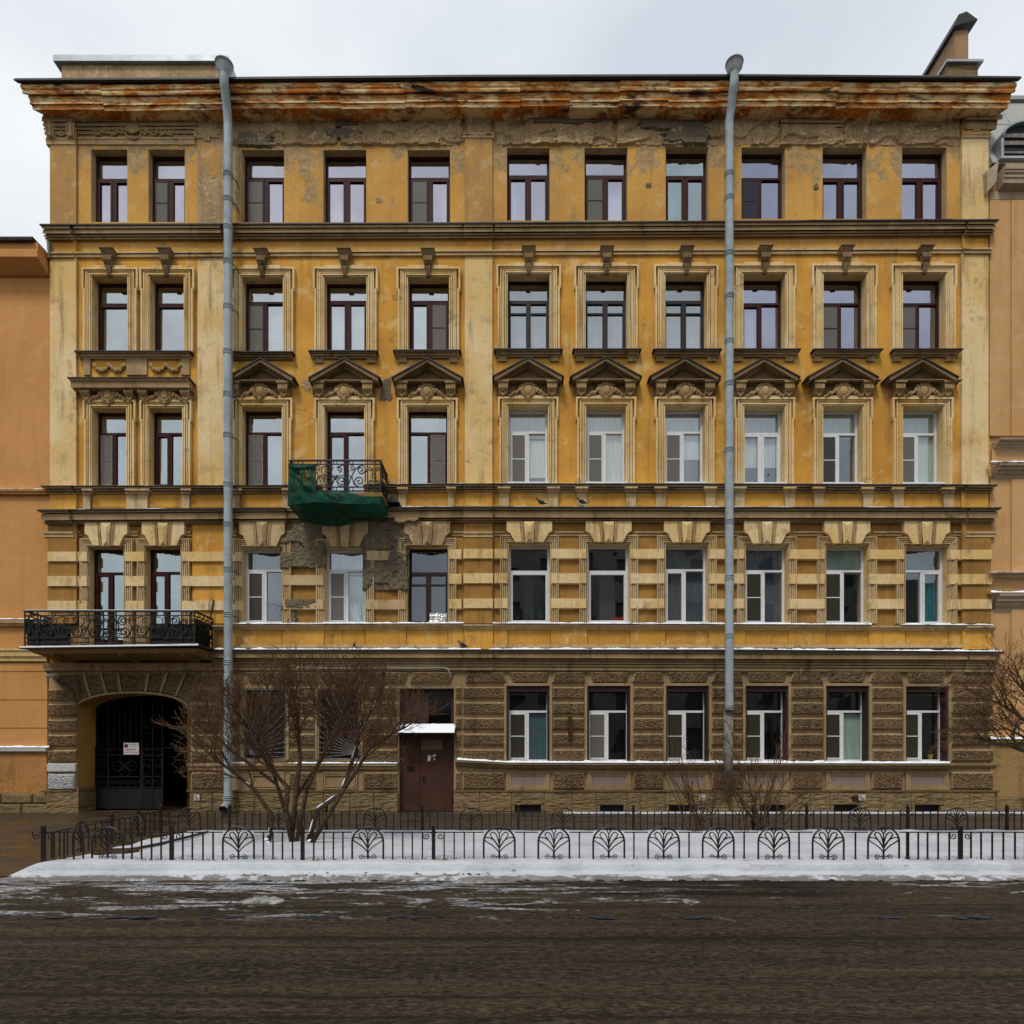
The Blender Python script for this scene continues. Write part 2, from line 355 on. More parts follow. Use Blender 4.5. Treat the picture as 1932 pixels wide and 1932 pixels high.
def pavemat(name, a, b, sn, rough):
    t = NT(name)
    c = t.mix(t.rng(t.noise(1., 7, .6, t.map((.35, 1.4, 1))), .36, .64), a, b)
    c = t.mix(.35, c, t.mix(1., c, t.mix(t.rng(t.noise(50, 6, .7), .32, .68), (.4, .4, .4), (1.6, 1.6, 1.6)), 'MULTIPLY'))
    s = t.rng(t.noise(1., 9, .7, t.map((.5, 2.2, 1), (7, 3, 0)), .4), sn, sn + .06)
    c = t.mix(t.math('MULTIPLY', s, t.rng(t.noise(16, 7, .7), .36, .55)), c, (.6, .61, .64))
    n = t.bump(t.noise(1., 8, .7, t.map((6, 12, 6))), .5, .02)
    return t.bsdf(c, t.rng(t.noise(1.5, 5), .4, .62, rough, .75), .35, 0, n)
M['pave'] = pavemat('wet_dark_pavement', (.034, .025, .017), (.055, .042, .028), .66, .3)
M['drive'] = pavemat('wet_brown_driveway', (.055, .033, .014), (.034, .023, .013), .655, .22)
M['ground'] = pavemat('dark_ground', (.05, .042, .034), (.06, .05, .04), .9, .6)
def netmat():
    t = NT('green_debris_net')
    c = t.mix(t.rng(t.noise(3, 6, .6, t.map((1, 1, 2.5))), .35, .65), (.004, .085, .050), (.003, .055, .034))
    b = t.n('ShaderNodeBsdfPrincipled'); t.l(c, b.inputs['Base Color']); b.inputs['Roughness'].default_value = .75; b.inputs['Specular IOR Level'].default_value = .2
    t.l(t.bump(t.noise(9, 6, .6, t.map((1, 1, 3))), .6, .03), b.inputs['Normal'])
    tr = t.n('ShaderNodeBsdfTranslucent'); t.l(c, tr.inputs[0])
    m = t.n('ShaderNodeMixShader'); m.inputs[0].default_value = .25; t.l(b.outputs[0], m.inputs[1]); t.l(tr.outputs[0], m.inputs[2])
    hole = t.n('ShaderNodeBsdfTransparent'); m2 = t.n('ShaderNodeMixShader'); t.l(t.rng(t.noise(2.2, 5, .6), .42, .66, .04, .42), m2.inputs[0]); t.l(m.outputs[0], m2.inputs[1]); t.l(hole.outputs[0], m2.inputs[2]); t.l(m2.outputs[0], t.o.inputs[0])
    return t.m
M['net'] = netmat()
def glass(name, tint, refl, thru=.75, rough=.015, wav=.005):
    t = NT(name)
    g = t.n('ShaderNodeBsdfAnisotropic' if False else 'ShaderNodeBsdfGlossy'); g.inputs['Color'].default_value = (*tint, 1); g.inputs['Roughness'].default_value = rough
    t.l(t.bump(t.noise(1.1, 2, .4), wav, .3), g.inputs['Normal'])
    tr = t.n('ShaderNodeBsdfTransparent'); tr.inputs['Color'].default_value = (thru, thru, thru, 1)
    m = t.n('ShaderNodeMixShader'); t.l(t.rng(t.noise(.8, 3), .35, .65, refl * .92, refl * 1.06), m.inputs[0])
    t.l(tr.outputs[0], m.inputs[1]); t.l(g.outputs[0], m.inputs[2]); t.l(m.outputs[0], t.o.inputs[0]); return t.m
M['g_sky'] = glass('lilac_sky_glass', (.80, .785, .89), .56)
M['g_blue'] = glass('blue_sky_glass', (.64, .67, .83), .48)
M['g_grey'] = glass('grey_sky_glass', (.78, .85, .88), .54)
M['g_teal'] = glass('teal_grey_glass', (.62, .72, .74), .55)
M['g_mid'] = glass('mid_glass', (.7, .76, .8), .40)
M['g_dim'] = glass('dim_glass', (.75, .82, .86), .26, .85)
M['g_low'] = glass('dark_glass', (.8, .85, .9), .17, .75)
def screenmat(name, c):
    t = NT(name)
    b = t.n('ShaderNodeBsdfDiffuse'); b.inputs[0].default_value = (*c, 1)
    g = t.n('ShaderNodeBsdfGlossy'); g.inputs['Roughness'].default_value = .2; g.inputs['Color'].default_value = (.55, .55, .6, 1)
    m = t.n('ShaderNodeMixShader'); m.inputs[0].default_value = .05; t.l(b.outputs[0], m.inputs[1]); t.l(g.outputs[0], m.inputs[2])
    t.l(t.bump(t.noise(4, 4, .5, t.map((1, 1, .4))), .2, .03), b.inputs['Normal'])
    t.l(m.outputs[0], t.o.inputs[0]); return t.m
M['scr_mid'] = screenmat('grey_insect_screen', (.12, .11, .092))
M['scr_dark'] = screenmat('dark_insect_screen', (.036, .033, .022))
M['scr_blue'] = screenmat('blue_black_screen', (.02, .02, .028))
def cloth(name, c, fold=.0):
    t = NT(name)
    k = t.mix(t.rng(t.noise(5, 5, .6, t.map((6, 1, .3))), .35, .65), c, tuple(q * .75 for q in c))
    return t.bsdf(k, .9, .1, 0, t.bump(t.noise(30, 4), .2, .004))
M['blind'] = cloth('pale_blind', (.66, .70, .60)); M['blind_green'] = cloth('green_blind', (.52, .68, .58))
M['lace'] = cloth('patterned_lace', (.62, .72, .70)); M['sheer'] = cloth('sheer_curtain', (.62, .64, .68))
M['teal'] = cloth('teal_curtain', (.02, .30, .36)); M['grey_blue'] = cloth('grey_blue_blind', (.14, .16, .18)); M['plum'] = cloth('plum_curtain', (.07, .045, .06))
M['dots'] = cloth('blue_dotted_film', (.10, .19, .20)); M['tan'] = cloth('olive_film', (.16, .15, .11))

# ------------------------------------------------------------------ ground, road, pavement
def sheet(name, x0, x1, y0, y1, z, mat, nx=1, ny=1, wob=0):
    mb = MB().grid(nx, ny, lambda u, v: (lerp(x0, x1, u), lerp(y0, y1, v), z + (wob * nz((lerp(x0, x1, u) * 2, lerp(y0, y1, v) * 5, 0)) if wob else 0)))
    return kind(obj(name, mb, M[mat]), 'structure')
YF, YR, YK = -8.33, -4.76, -8.93           # street-side fence line, pavement-side fence line, kerb foot
sheet('ground', -250, 250, -250, 250, -.03, 'ground')
def rh(x, y):
    f = min(1, max(0, (-9.06 - y) / .5)); g = min(1, max(0, (y + 14.5) / .6)) * min(1, max(0, (8.5 - abs(x)) / .8))
    return f * g * (.010 * nz((x * .5, y * 5.5, 1)) + .010 * nz((x * 2.2, y * 9, 2)) + .009 * abs(nz((x * 6, y * 17, 3))) + .006 * nz((x * 15, y * 30, 4)))
rx = [-120, -60, -30, -15] + [-8.6 + .05 * k for k in range(345)] + [15, 30, 60, 120]; ry = [-29, -22, -17] + [-14.6 + .04 * k for k in range(150)]
ry = [v for v in ry if v < -8.65] + [-8.6]
mb = MB(); mb.v = [(x, y, rh(x, y)) for y in ry for x in rx]; nn = len(rx)
mb.f = [(j * nn + i, j * nn + i + 1, (j + 1) * nn + i + 1, (j + 1) * nn + i) for j in range(len(ry) - 1) for i in range(nn - 1)]
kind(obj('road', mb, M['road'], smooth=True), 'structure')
sheet('pavement', -6.7, 120, -4.9, .6, .006, 'pave')
sheet('driveway', -120, -6.4, -8.72, .62, .010, 'drive')
sheet('courtyard_passage', X(148), X(356), .62, 9, .010, 'drive')
# snow covered lawn: rounded bank towards the road, uneven top
def lawn():
    xa, xb = -7.15, 14.5
    prof = [(-8.97, -.012), (-8.95, .02), (-8.90, .040), (-8.80, .046), (-8.70, .045), (-8.672, .085), (-8.668, .145), (-8.60, .166)]
    ys = [p[0] for p in prof] + [-8.35 + k * .24 for k in range(15)] + [-4.82, -4.74, -4.70]
    n = 240
    def fn(i, j):
        u = i / n; x = lerp(xa, xb, u); y = ys[j]
        z = ip(y, [p[0] for p in prof] + [-4.9, -4.80, -4.74, -4.70], [p[1] for p in prof] + [.14, .12, .06, -.015])
        lo = min(1, max(0, (x - xa - .28 * (1 + nz((y * 2, 3, 1))) - ip(y, [-8.8, -8.3], [.05, .42])) / .55)); lo = lo * lo * (3 - 2 * lo)
        mid = 1 if j > 7 else .45
        z = -.02 + (z + .02) * lo + (.026 * nz((x * 1.3, y * 2.2, 0)) + .018 * nz((x * 4, y * 6, 4))) * lo * mid
        yy = y + (.06 * nz((x * 1.6, 7, 0)) + .05 * nz((x * 5, 2, 0)) + .03 * nz((x * 17, 2, 0))) * (1 if j < 4 else 0)
        if j == 0: z = -.03
        return (x, yy, z)
    mb = MB(); mb.v = [fn(i, j) for j in range(len(ys)) for i in range(n + 1)]
    mb.f = [(j * (n + 1) + i, j * (n + 1) + i + 1, (j + 1) * (n + 1) + i + 1, (j + 1) * (n + 1) + i) for j in range(len(ys) - 1) for i in range(n)]
    return kind(obj('snowy_lawn', mb, M['snow'], smooth=True), 'structure')
lawn()
# worn blue strokes of a parking line, a few millimetres proud of the asphalt
mb = MB()
for a, b in ((85, 128), (200, 294), (379, 398), (425, 462), (560, 640), (733, 812), (1120, 1160), (1290, 1340), (1660, 1700), (1800, 1870)):
    yy = -10.78; x0 = (a - VPX) / 1224 * 6.22; x1 = (b - VPX) / 1224 * 6.22; k = 10
    top = [(lerp(x0, x1, i / k), yy + .045 + .045 * nz((lerp(x0, x1, i / k) * 9, 1, 0)),rh(lerp(x0, x1, i / k), yy) + .012) for i in range(k + 1)]
    bot = [(lerp(x0, x1, i / k), yy - .035 + .05 * nz((lerp(x0, x1, i / k) * 9, 5, 0)),rh(lerp(x0, x1, i / k), yy) + .012) for i in range(k + 1)]
    mb.add(top + bot, [(i, i + 1, k + 2 + i, k + 1 + i) for i in range(k)])
M['blue_line'] = simple('worn_blue_paint', (.026, .036, .052), .6, .3, 0, .8, .3, 14)
kind(obj('road_marking', mb, M['blue_line']), 'structure')

# ------------------------------------------------------------------ the apartment building
B = thing('apartment_building', 'weathered ochre five storey apartment house with rusty cornice filling the middle of the picture', 'apartment house', (X(980), 3, 0))
def part(name, mb, mat, smooth=False, parent=None, label=None): return obj(name, mb, M[mat] if isinstance(mat, str) else mat, parent or B, smooth, label)

ROWS = {
 5: ([(172,240,282,419),(280,348.6,282,419),(456,536,283,419.5),(610,691,283,419.5),(769,849,283,419),(956.6,1037,279,416),(1103,1184,279,416),(1256,1336.5,277,416),(1399,1481,278,413),(1552,1634.6,278,413),(1702,1786,278,413)], 0),
 4: ([(173,240,521,661),(282,346.4,521,661),(456,533.5,522,662),(611.6,691,522,660),(769.4,847,522,659),(958,1037,517,657),(1105,1184,517,657),(1255.6,1334,517,657),(1403,1481.6,516,657),(1554,1635,516,657),(1703.7,1784.5,516,657)], .07),
 3: ([(173,237.7,769,914),(280,343.5,769,914),(456,531.5,767,914),(612,687,767,953),(768,844,767,912.5),(959,1034,765,911),(1106,1181,765,911),(1255,1331,765,911),(1404.5,1481,766,912),(1553.5,1628,766,912),(1704,1780,766,912)], .07),
 2: ([(166,233,1032,1216),(274,340.4,1032,1216),(456,532,1033,1175),(612,689,1033,1175),(767.4,844.7,1031,1175),(959.6,1038,1025,1175),(1109,1188,1025,1175),(1256.4,1336.6,1026,1175),(1407.5,1487.6,1028,1176),(1559,1639,1028,1176),(1709,1790,1029,1177)], .05),
 1: ([(458.5,539.5,1299,1433),(599,679,1299,1433),(955.7,1036.8,1294,1437.6),(1108,1189.6,1294,1437.6),(1257,1338,1294,1437.6),(1407,1488,1294,1437.6),(1559,1640.5,1294,1437.6),(1709.6,1790.4,1295,1437.6)], .07),
}
def opening(row, i):
    (a, b, c, d), p = ROWS[row][0][i], ROWS[row][1]
    return X(a, p), X(b, p), Z(d, p), Z(c, p)
def wall_grid(ops, xa, xb, za, zb, y, depth):
    xs = sorted({xa, xb} | {o[0] for o in ops} | {o[1] for o in ops}); zs = sorted({za, zb} | {o[2] for o in ops} | {o[3] for o in ops})
    mb = MB(); nx = len(xs)
    mb.v = [(x, y, z) for z in zs for x in xs]
    for j in range(len(zs) - 1):
        zc = (zs[j] + zs[j + 1]) / 2
        for i in range(nx - 1):
            xc = (xs[i] + xs[i + 1]) / 2
            if not any(o[0] < xc < o[1] and o[2] < zc < o[3] for o in ops): mb.f.append((j * nx + i, j * nx + i + 1, (j + 1) * nx + i + 1, (j + 1) * nx + i))
    rv = []
    for x0, x1, z0, z1 in ops:
        rv.append(MB()); rv[-1].add([(x0, y, z0), (x1, y, z0), (x1, y, z1), (x0, y, z1), (x0, y + depth, z0), (x1, y + depth, z0), (x1, y + depth, z1), (x0, y + depth, z1)],
               [(0, 1, 5, 4), (1, 2, 6, 5), (2, 3, 7, 6), (3, 0, 4, 7)])
    return mb, rv
ZT = Z(222)                                   # wall top under the cornice
XA, XB = X(94), X(1867)
ZG = Z(1266)                                  # foot of the painted upper wall, above the rustic storey
ops = {r: [opening(r, i) for i in range(len(ROWS[r][0]))] for r in ROWS}
Z54, Z43, Z32 = Z(470), Z(750), Z(956)
for za, zb, rows, mat, rmat in ((Z54, ZT, (5,), 'ochre_top', 'cream_dirty'), (Z43, Z54, (4,), 'ochre', 'cream'), (Z32 - .0, Z43, (3,), 'ochre', 'cream'), (ZG, Z32, (2,), 'ochre_dark', 'cream')):
    oo = [(a, b, max(c, za), min(d, zb)) for r in rows for a, b, c, d in ops[r]]
    mb, rv = wall_grid(oo, XA, XB, za, zb, 0, .5)
    part('wall', mb, mat)
    for q in rv: part('window_reveal', q, rmat)
# ground storey, right of the arch
XG = X(360); DOOR = (X(752, .07), X(856, .07), -.02, Z(1298, .07))
oo = [o for o in ops[1]] + [DOOR] 
mb, rv = wall_grid(oo, XG, XB, -.03, ZG, 0, .5)
part('wall', mb, 'joint')
for q in rv: part('window_reveal', q, 'joint')
# body behind the facade: side walls, roof slab, back; dim rooms behind the windows
ZR = Z(141, .6)
mb = MB()
mb.add([(XA, 0, -.03), (XA, 11, -.03), (XA, 11, ZR), (XA, 0, ZR)], [(0, 1, 2, 3)])
mb.add([(XB, 0, -.03), (XB, 11, -.03), (XB, 11, ZR), (XB, 0, ZR)], [(0, 1, 2, 3)])
mb.add([(XA, 11, -.03), (XB, 11, -.03), (XB, 11, ZR), (XA, 11, ZR)], [(0, 1, 2, 3)])
part('side_wall', mb, 'ochre_worn')
mb = MB(); mb.wbox(XA - .3, XB + .3, -.3, 11, ZR - .10, ZR - .03)
part('roof', mb, 'roof')
mb = MB(); mb.wbox(XA + .05, XB - .05, 1.6, 1.65, Z(1260), ZR - .2); mb.wbox(X(370), XB - .05, 1.6, 1.65, 0, Z(1262))
for yD in (452, 745, 975, 1250): mb.wbox(XA + .05, XB - .05, .52, 1.6, Z(yD) - .05, Z(yD) + .05)
for xD in (262, 395, 570, 730, 900, 1070, 1220, 1370, 1520, 1670): mb.wbox(X(xD) - .06, X(xD) + .06, .52, 1.6, Z(1245), ZR - .3)
for xD in (570, 715, 900, 1070, 1220, 1370, 1520, 1670): mb.wbox(X(xD) - .06, X(xD) + .06, .52, 1.6, 0, Z(1255))
part('inner_wall', mb, 'room')

# arch and gate passage
ASP, AAP = Z(1335, .07), Z(1308.5, .07)       # springing and crown heights
AX0, AX1 = X(147.4, .07), X(354.6, .07); ACX = (AX0 + AX1) / 2; AHW = (AX1 - AX0) / 2; ARI = AAP - ASP
def arch(x, pw=2.2):
    u = min(1, abs((x - ACX) / AHW)); return ASP + ARI * (1 - u ** pw) ** (1 / 1.7)
k = 28
axs = [AX0 + (AX1 - AX0) * (.5 - .5 * math.cos(math.pi * i / k)) for i in range(k + 1)]
mb = MB()
mb.add([(x, 0, arch(x)) for x in axs] + [(x, 0, ZG) for x in axs], [(i, i + 1, k + 2 + i, k + 1 + i) for i in range(k)])
mb.add([(XA, 0, -.03), (AX0, 0, -.03), (AX0, 0, ASP), (AX0, 0, ZG), (XA, 0, ZG)], [(0, 1, 2, 3, 4)])
mb.add([(AX1, 0, -.03), (XG, 0, -.03), (XG, 0, ZG), (AX1, 0, ZG), (AX1, 0, ASP)], [(0, 1, 2, 3, 4)])
part('wall', mb, 'joint')
def vault(y0, y1, grow=0):
    mb = MB(); q = [(AX0, -.03)] + [(x, arch(x)) for x in axs] + [(AX1, -.03)]
    n = len(q); mb.add([(a, y0, b) for a, b in q] + [(a, y1, b) for a, b in q], [(i, i + 1, n + i + 1, n + i) for i in range(n - 1)]); return mb
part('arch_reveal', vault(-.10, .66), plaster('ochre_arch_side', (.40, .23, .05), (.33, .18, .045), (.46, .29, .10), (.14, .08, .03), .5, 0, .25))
part('passage_wall', vault(.663, 9), 'dark')  # gloom of the unlit passage is put into the near-black wall colour
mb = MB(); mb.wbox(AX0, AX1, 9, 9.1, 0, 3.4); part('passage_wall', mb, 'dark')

# ------------------------------------------------------------------ dressed and rough stones
def breaks(Lw, edge=(.012, .042), step=.035):
    n = max(2, int((Lw - 2 * edge[1]) / step))
    return [0, edge[0], edge[1]] + [edge[1] + (Lw - 2 * edge[1]) * i / n for i in range(1, n)] + [Lw - edge[1], Lw - edge[0], Lw]
def stone(quad, p0, p1, rough=.038, edge=(.009, .028), step=.018, freq=24.0, strat=1.25, two=None):
    """quad: four drawing corners tl,tr,br,bl seen at p1; border rises from p0 to p1, face is vermiculated"""
    c = [(X(x, p1), Z(y, p1)) for x, y in quad]
    w_ = ((c[1][0] - c[0][0]) + (c[2][0] - c[3][0])) / 2; h_ = ((c[0][1] - c[3][1]) + (c[1][1] - c[2][1])) / 2
    us, vs = breaks(w_, edge, step), breaks(h_, edge, step); mb = MB(); nx = len(us)
    sx = rnd.random() * 50
    for v in vs:
        for u in us:
            fu, fv = u / w_, v / h_
            x = lerp(lerp(c[3][0], c[2][0], fu), lerp(c[0][0], c[1][0], fu), fv); z = lerp(lerp(c[3][1], c[2][1], fu), lerp(c[0][1], c[1][1], fu), fv)
            d = min(u, v, w_ - u, h_ - v)
            h = p0 if d < 1e-6 else (lerp(p0, p1, .35) if d < edge[0] + 1e-6 else p1)
            if d > edge[1] + 1e-6 and rough:
                a = noise.noise(Vector((x * freq + sx, z * freq * strat, sx))); b = noise.noise(Vector((x * freq * 2.3, z * freq * 2.3, sx + 9)))
                h += rough * (.75 - 3. * abs(a)) * .6 + rough * .35 * b
            mb.v.append((x, -h, z))
    mb.f = [(j * nx + i, j * nx + i + 1, (j + 1) * nx + i + 1, (j + 1) * nx + i) for j in range(len(vs) - 1) for i in range(nx - 1)]
    if two:
        mb.mi = [0 if min((us[i] + us[i + 1]) / 2, (vs[j] + vs[j + 1]) / 2, w_ - (us[i] + us[i + 1]) / 2, h_ - (vs[j] + vs[j + 1]) / 2) < edge[1] else 1 for j in range(len(vs) - 1) for i in range(nx - 1)]
    # close the back edge down to the wall
    rim = [j for j in range(nx)] + [j * nx + nx - 1 for j in range(1, len(vs))] + [(len(vs) - 1) * nx + i for i in range(nx - 2, -1, -1)] + [j * nx for j in range(len(vs) - 2, 0, -1)]
    b0 = len(mb.v); mb.v += [(mb.v[i][0], .02, mb.v[i][2]) for i in rim]; n = len(rim)
    mb.f += [(rim[i], rim[(i + 1) % n], b0 + (i + 1) % n, b0 + i) for i in range(n)]
    if two: mb.mi += [0] * n; mb.mats = (two,)
    return mb
def rect(x0, x1, y0, y1): return [(x0, y0), (x1, y0), (x1, y1), (x0, y1)]
def rough_stone(quad, p1=.085, mat='rustic', **k): return part('rustic_stone', stone(quad, .015, p1, two=mat, **k), 'joint' if mat == 'rustic' else mat)
RY = [(1296, 1317.5), (1325, 1346.5), (1354.5, 1376), (1384.5, 1405.5), (1414, 1436)]
GY = (1457, 1489)
cols = [(544, 594), (684, 750), (872.5, 953), (1042.5, 1103), (1195, 1252.5), (1343.5, 1402), (1493.5, 1554.5), (1646.5, 1705), (1796, 1876)]
for a, b in cols:
    for c, d in RY: rough_stone(rect(a, b, c, d))
    rough_stone(rect(a, b, *GY))
for c, d in RY: rough_stone(rect(858.5, 871, c, d), .06)
rough_stone(rect(858.5, 871, *GY), .06)
for c, d in RY: rough_stone(rect(436, 454, c, d), .07)
LY = [(1300.5, 1322), (1328, 1351), (1357.5, 1379.5), (1386, 1407.5), (1415.5, 1437)]
for c, d in LY: rough_stone(rect(88, 142.5, c, d), .09)
for c, d in LY: rough_stone(rect(360, 421, c, d), .085)
rough_stone(rect(88, 141, 1460, 1490), .09, 'white_paint')
part('pier_block', stone(rect(86.5, 143.5, 1440, 1457), .02, .10, 0), 'white_paint')
rough_stone(rect(360, 421, 1457, 1489), .085)
mb = MB(); mb.band(356, 424, [(.12, 0), (.12, 5), (.08, 8), (.07, 13), (.02, 15)], 1440); part('string_course', mb, 'joint')
# flat arch stones of the top course, with slanting joints
tx = [(878, 949, 878, 956), (960, 1036, 968, 1030), (1047, 1101, 1041, 1107), (1112, 1188, 1120, 1181), (1198, 1248, 1191, 1255), (1260, 1338, 1268, 1331), (1349, 1397, 1342, 1404), (1409, 1486, 1417, 1479), (1498, 1548, 1490, 1556), (1560, 1636, 1568, 1629), (1647, 1699, 1640, 1707), (1711, 1787, 1719, 1780), (1797, 1876, 1790, 1876)]
for a, b, c, d in tx: rough_stone([(a, 1267), (b, 1267), (d, 1288), (c, 1288)])
rough_stone([(778, 1267), (855, 1267), (848, 1288), (772, 1288)])
rough_stone([(684, 1267), (769, 1267), (763, 1288), (677, 1288)]); rough_stone([(544, 1267), (594, 1267), (600, 1288), (538, 1288)])
rough_stone([(604, 1267), (675, 1267), (668, 1288), (611, 1288)]); rough_stone([(462, 1267), (534, 1267), (527, 1288), (470, 1288)])
# voussoirs of the gate arch
def ay(x): return VPY - (arch(X(x, .07)) - CAM_H) * PXM * 17 / 16.93 - 5
vs = [((160, 186), (172, 197)), ((192, 219), (203, 224)), ((225, 277.5), (230, 271.5)), ((283, 312), (277, 299)), ((317, 347), (305, 328))]
for (a, b), (c, d) in vs: rough_stone([(a, 1271), (b, 1271), (d, ay(d)), (c, ay(c))], .10)
rough_stone([(88, 1271), (154, 1271), (167, ay(169)), (146, 1329)], .10); rough_stone([(353, 1271), (380, 1271), (350, 1330), (333, ay(331))], .10)
rough_stone([(386, 1271), (421, 1271), (421, 1294), (372, 1294)], .085)
mb = MB(); q = [(x, arch(x)) for x in axs]; n = len(q)
mb.add([(x, -.115, z) for x, z in q] + [(x, -.115, z + .055) for x, z in q] + [(x, .0, z + .055) for x, z in q] + [(x, 0, z) for x, z in q],
       [(i, i + 1, n + i + 1, n + i) for i in range(n - 1)] + [(n + i, n + i + 1, 2 * n + i + 1, 2 * n + i) for i in range(n - 1)] + [(i, i + 1, 3 * n + i + 1, 3 * n + i) for i in range(n - 1)])
part('arch_moulding', mb, 'joint')
# slanting joint ribs between the voussoirs
for (a, c) in ((157, 169.5), (189, 200), (222, 227), (280, 274), (314.5, 302), (350, 330.5)):
    mb = MB(); mb.prism([(a - 2.2, 1269), (a + 2.2, 1269), (c + 2.2, ay(c)), (c - 2.2, ay(c))], .085); part('joint_rib', mb, 'joint')

# smooth block bands of the second storey
def cream_block(a, b, c, d, p=.10, mat='cream'): return part('banded_stone', stone(rect(a, b, c, d), .01, p, .004, (.008, .02), .09, 5), mat)
B2 = [(1039.5, 1060), (1085.5, 1107), (1132, 1152.5)]; B2r = [(1034, 1054.7), (1080, 1101.6), (1127.5, 1148.5)]
R2 = ROWS[2][0]
for c, d in B2:
    cream_block(88, 144.5, c, d, .17); cream_block(145.5, 165, c, d); cream_block(234, 273, c, d); cream_block(341.5, 436, c, d); cream_block(437, 455, c, d)
for k_, (c, d) in enumerate(B2):
    c -= 2; d -= 2
    if k_ != 0: cream_block(533, 611, c, d, .10, 'cream_dirty')
    if k_ != 1: cream_block(690, 766, c, d, .10, 'cream_dirty')
None and part('banded_stone', stone(rect(533, 611, 1038, 1060), .01, .06, .06, (.008, .02), .03, 9), 'cement')
for c, d in B2r:
    cream_block(846, 872, c + 1, d + 1); cream_block(873, 931, c, d, .17); cream_block(932, 958.5, c, d)
    for i in range(5, 10): cream_block(R2[i][1] + 1.5, R2[i + 1][0] - 1.5, c + (i - 5) * .35, d + (i - 5) * .35)
    cream_block(1791.5, 1813, c + 2, d + 2); cream_block(1814, 1873, c + 1.5, d + 1.5, .17)
# corner and middle piers of the second storey
for a, b in ((90, 144), (876, 929), (1816, 1870)):
    mb = MB(); mb.box(a, b, 984, 1176, .12); part('pier', mb, 'ochre_dark')
    mb = MB(); mb.band(a - 1, b + 1, [(.17, 0), (.17, 3), (.14, 5), (.14, 10), (.12, 11)], 1003); part('string_course', mb, 'cream_dirty')
for a, b in ((363, 436),):
    mb = MB(); mb.box(a, b, 984, 1176, .04); part('pier', mb, 'ochre')

# ------------------------------------------------------------------ long mouldings
def f419(x): return ip(x, [95, 870, 1860], [422, 419, 413])
def f471(x): return ip(x, [95, 870, 1860], [475, 471, 467])
def f914(x): return ip(x, [95, 500, 870, 1400, 1860], [916, 915.5, 912, 912, 914])
def f957(x): return ip(x, [95, 500, 870, 1860], [961, 958, 955.5, 957])
def f1177(x): return ip(x, [430, 870, 1400, 1870], [1177, 1175.5, 1177, 1179])
def f1225(x): return ip(x, [95, 430, 870, 1400, 1870], [1226, 1225, 1225, 1225, 1229])
def f141(x): return ip(x, [25, 440, 900, 1400, 1928], [148, 145, 140.5, 139.5, 144])
def run(name, prof, f, segs, mat, add=0, rl=0, rr=0):
    for i, (a, b) in enumerate(segs):
        mb = MB(); mb.band(a, b, prof, f(a), f(b), add, rl * (i == 0), rr * (i == len(segs) - 1)); o = part(name, mb, mat)
    return o
PIL = [(93, 144.5), (372, 424), (876, 930), (1814, 1866)]
GAP = [(145, 371.5), (424.5, 875.5), (930.5, 1813.5)]
prA = [(.20, 2.5), (.195, 9), (.11, 9.4), (.11, 11), (.165, 11.6), (.155, 15.5), (.175, 16), (.17, 18.5), (.06, 19), (.06, 20.6), (.125, 21.2), (.12, 24.6), (.05, 25), (.05, 26.2), (.09, 26.6), (.085, 29.4), (.02, 30.5)]
prB = [(.08, 0), (.08, 3.2), (.01, 3.6), (.01, 5), (.055, 5.5), (.05, 10), (.01, 12)]
sh = [(.23, 0), (.23, 2.4)]
for s, ad in ((GAP, 0), (PIL, .075)):
    for a, b in s:
        run('entablature', prA, f419, [(a, b)], 'mould', ad)
        run('flashing', sh, f419, [(a - (3 if ad else 0), b + (3 if ad else 0))], 'roof', ad)
        run('string_course', prB, f471, [(a, b)], 'cream_dirty', ad)
pr914 = [(.185, 2), (.18, 5.4), (.06, 5.8), (.06, 7), (.125, 7.6), (.12, 10.4), (.03, 10.8), (.03, 12), (.075, 12.6), (.06, 15), (.01, 16)]
pr957 = [(.28, 3), (.275, 6.5), (.18, 7), (.18, 8.4), (.235, 9), (.22, 20.5), (.09, 21), (.09, 22.8), (.155, 23.4), (.15, 25.4), (.07, 25.8), (.07, 26.8), (.12, 27.2), (.11, 28.6), (.02, 29.6)]
S957 = [(145, 545), (733, 875.5), (930.5, 1813.5)]
for s, ad in ((S957, 0), ([PIL[0], PIL[2], PIL[3]], .07)):
    for a, b in s:
        run('ledge', pr957, f957, [(a, b)], 'mould', ad, 0, 0); run('flashing', [(.31, 0), (.31, 3)], f957, [(a - (3 if ad else 0), b + (3 if ad else 0))], 'roof', ad)
run('ledge', pr957, f957, [(545.2, 732.8)], 'pedim', -.03)
for s, ad in (([(145, 611), (688, 875.5), (930.5, 1813.5)], 0), ([PIL[0], PIL[2], PIL[3]], .06)):
    for a, b in s:
        run('ledge', pr914, f914, [(a, b)], 'mould', ad); run('flashing', [(.205, 0), (.205, 2)], f914, [(a - (3 if ad else 0), b + (3 if ad else 0))], 'roof', ad)
pr1177 = [(.16, 2), (.155, 5), (.10, 7), (.09, 10), (.05, 12)]
pr1225 = [(.30, 3), (.29, 6), (.24, 6.4), (.24, 7.4), (.27, 8), (.26, 16), (.13, 16.5), (.13, 18.4), (.175, 19), (.165, 21.4), (.10, 21.8), (.10, 23), (.145, 23.5), (.14, 26.6), (.08, 27), (.08, 28.2), (.125, 28.7), (.12, 32), (.06, 32.4), (.06, 33.6), (.095, 34), (.09, 39), (.03, 41)]
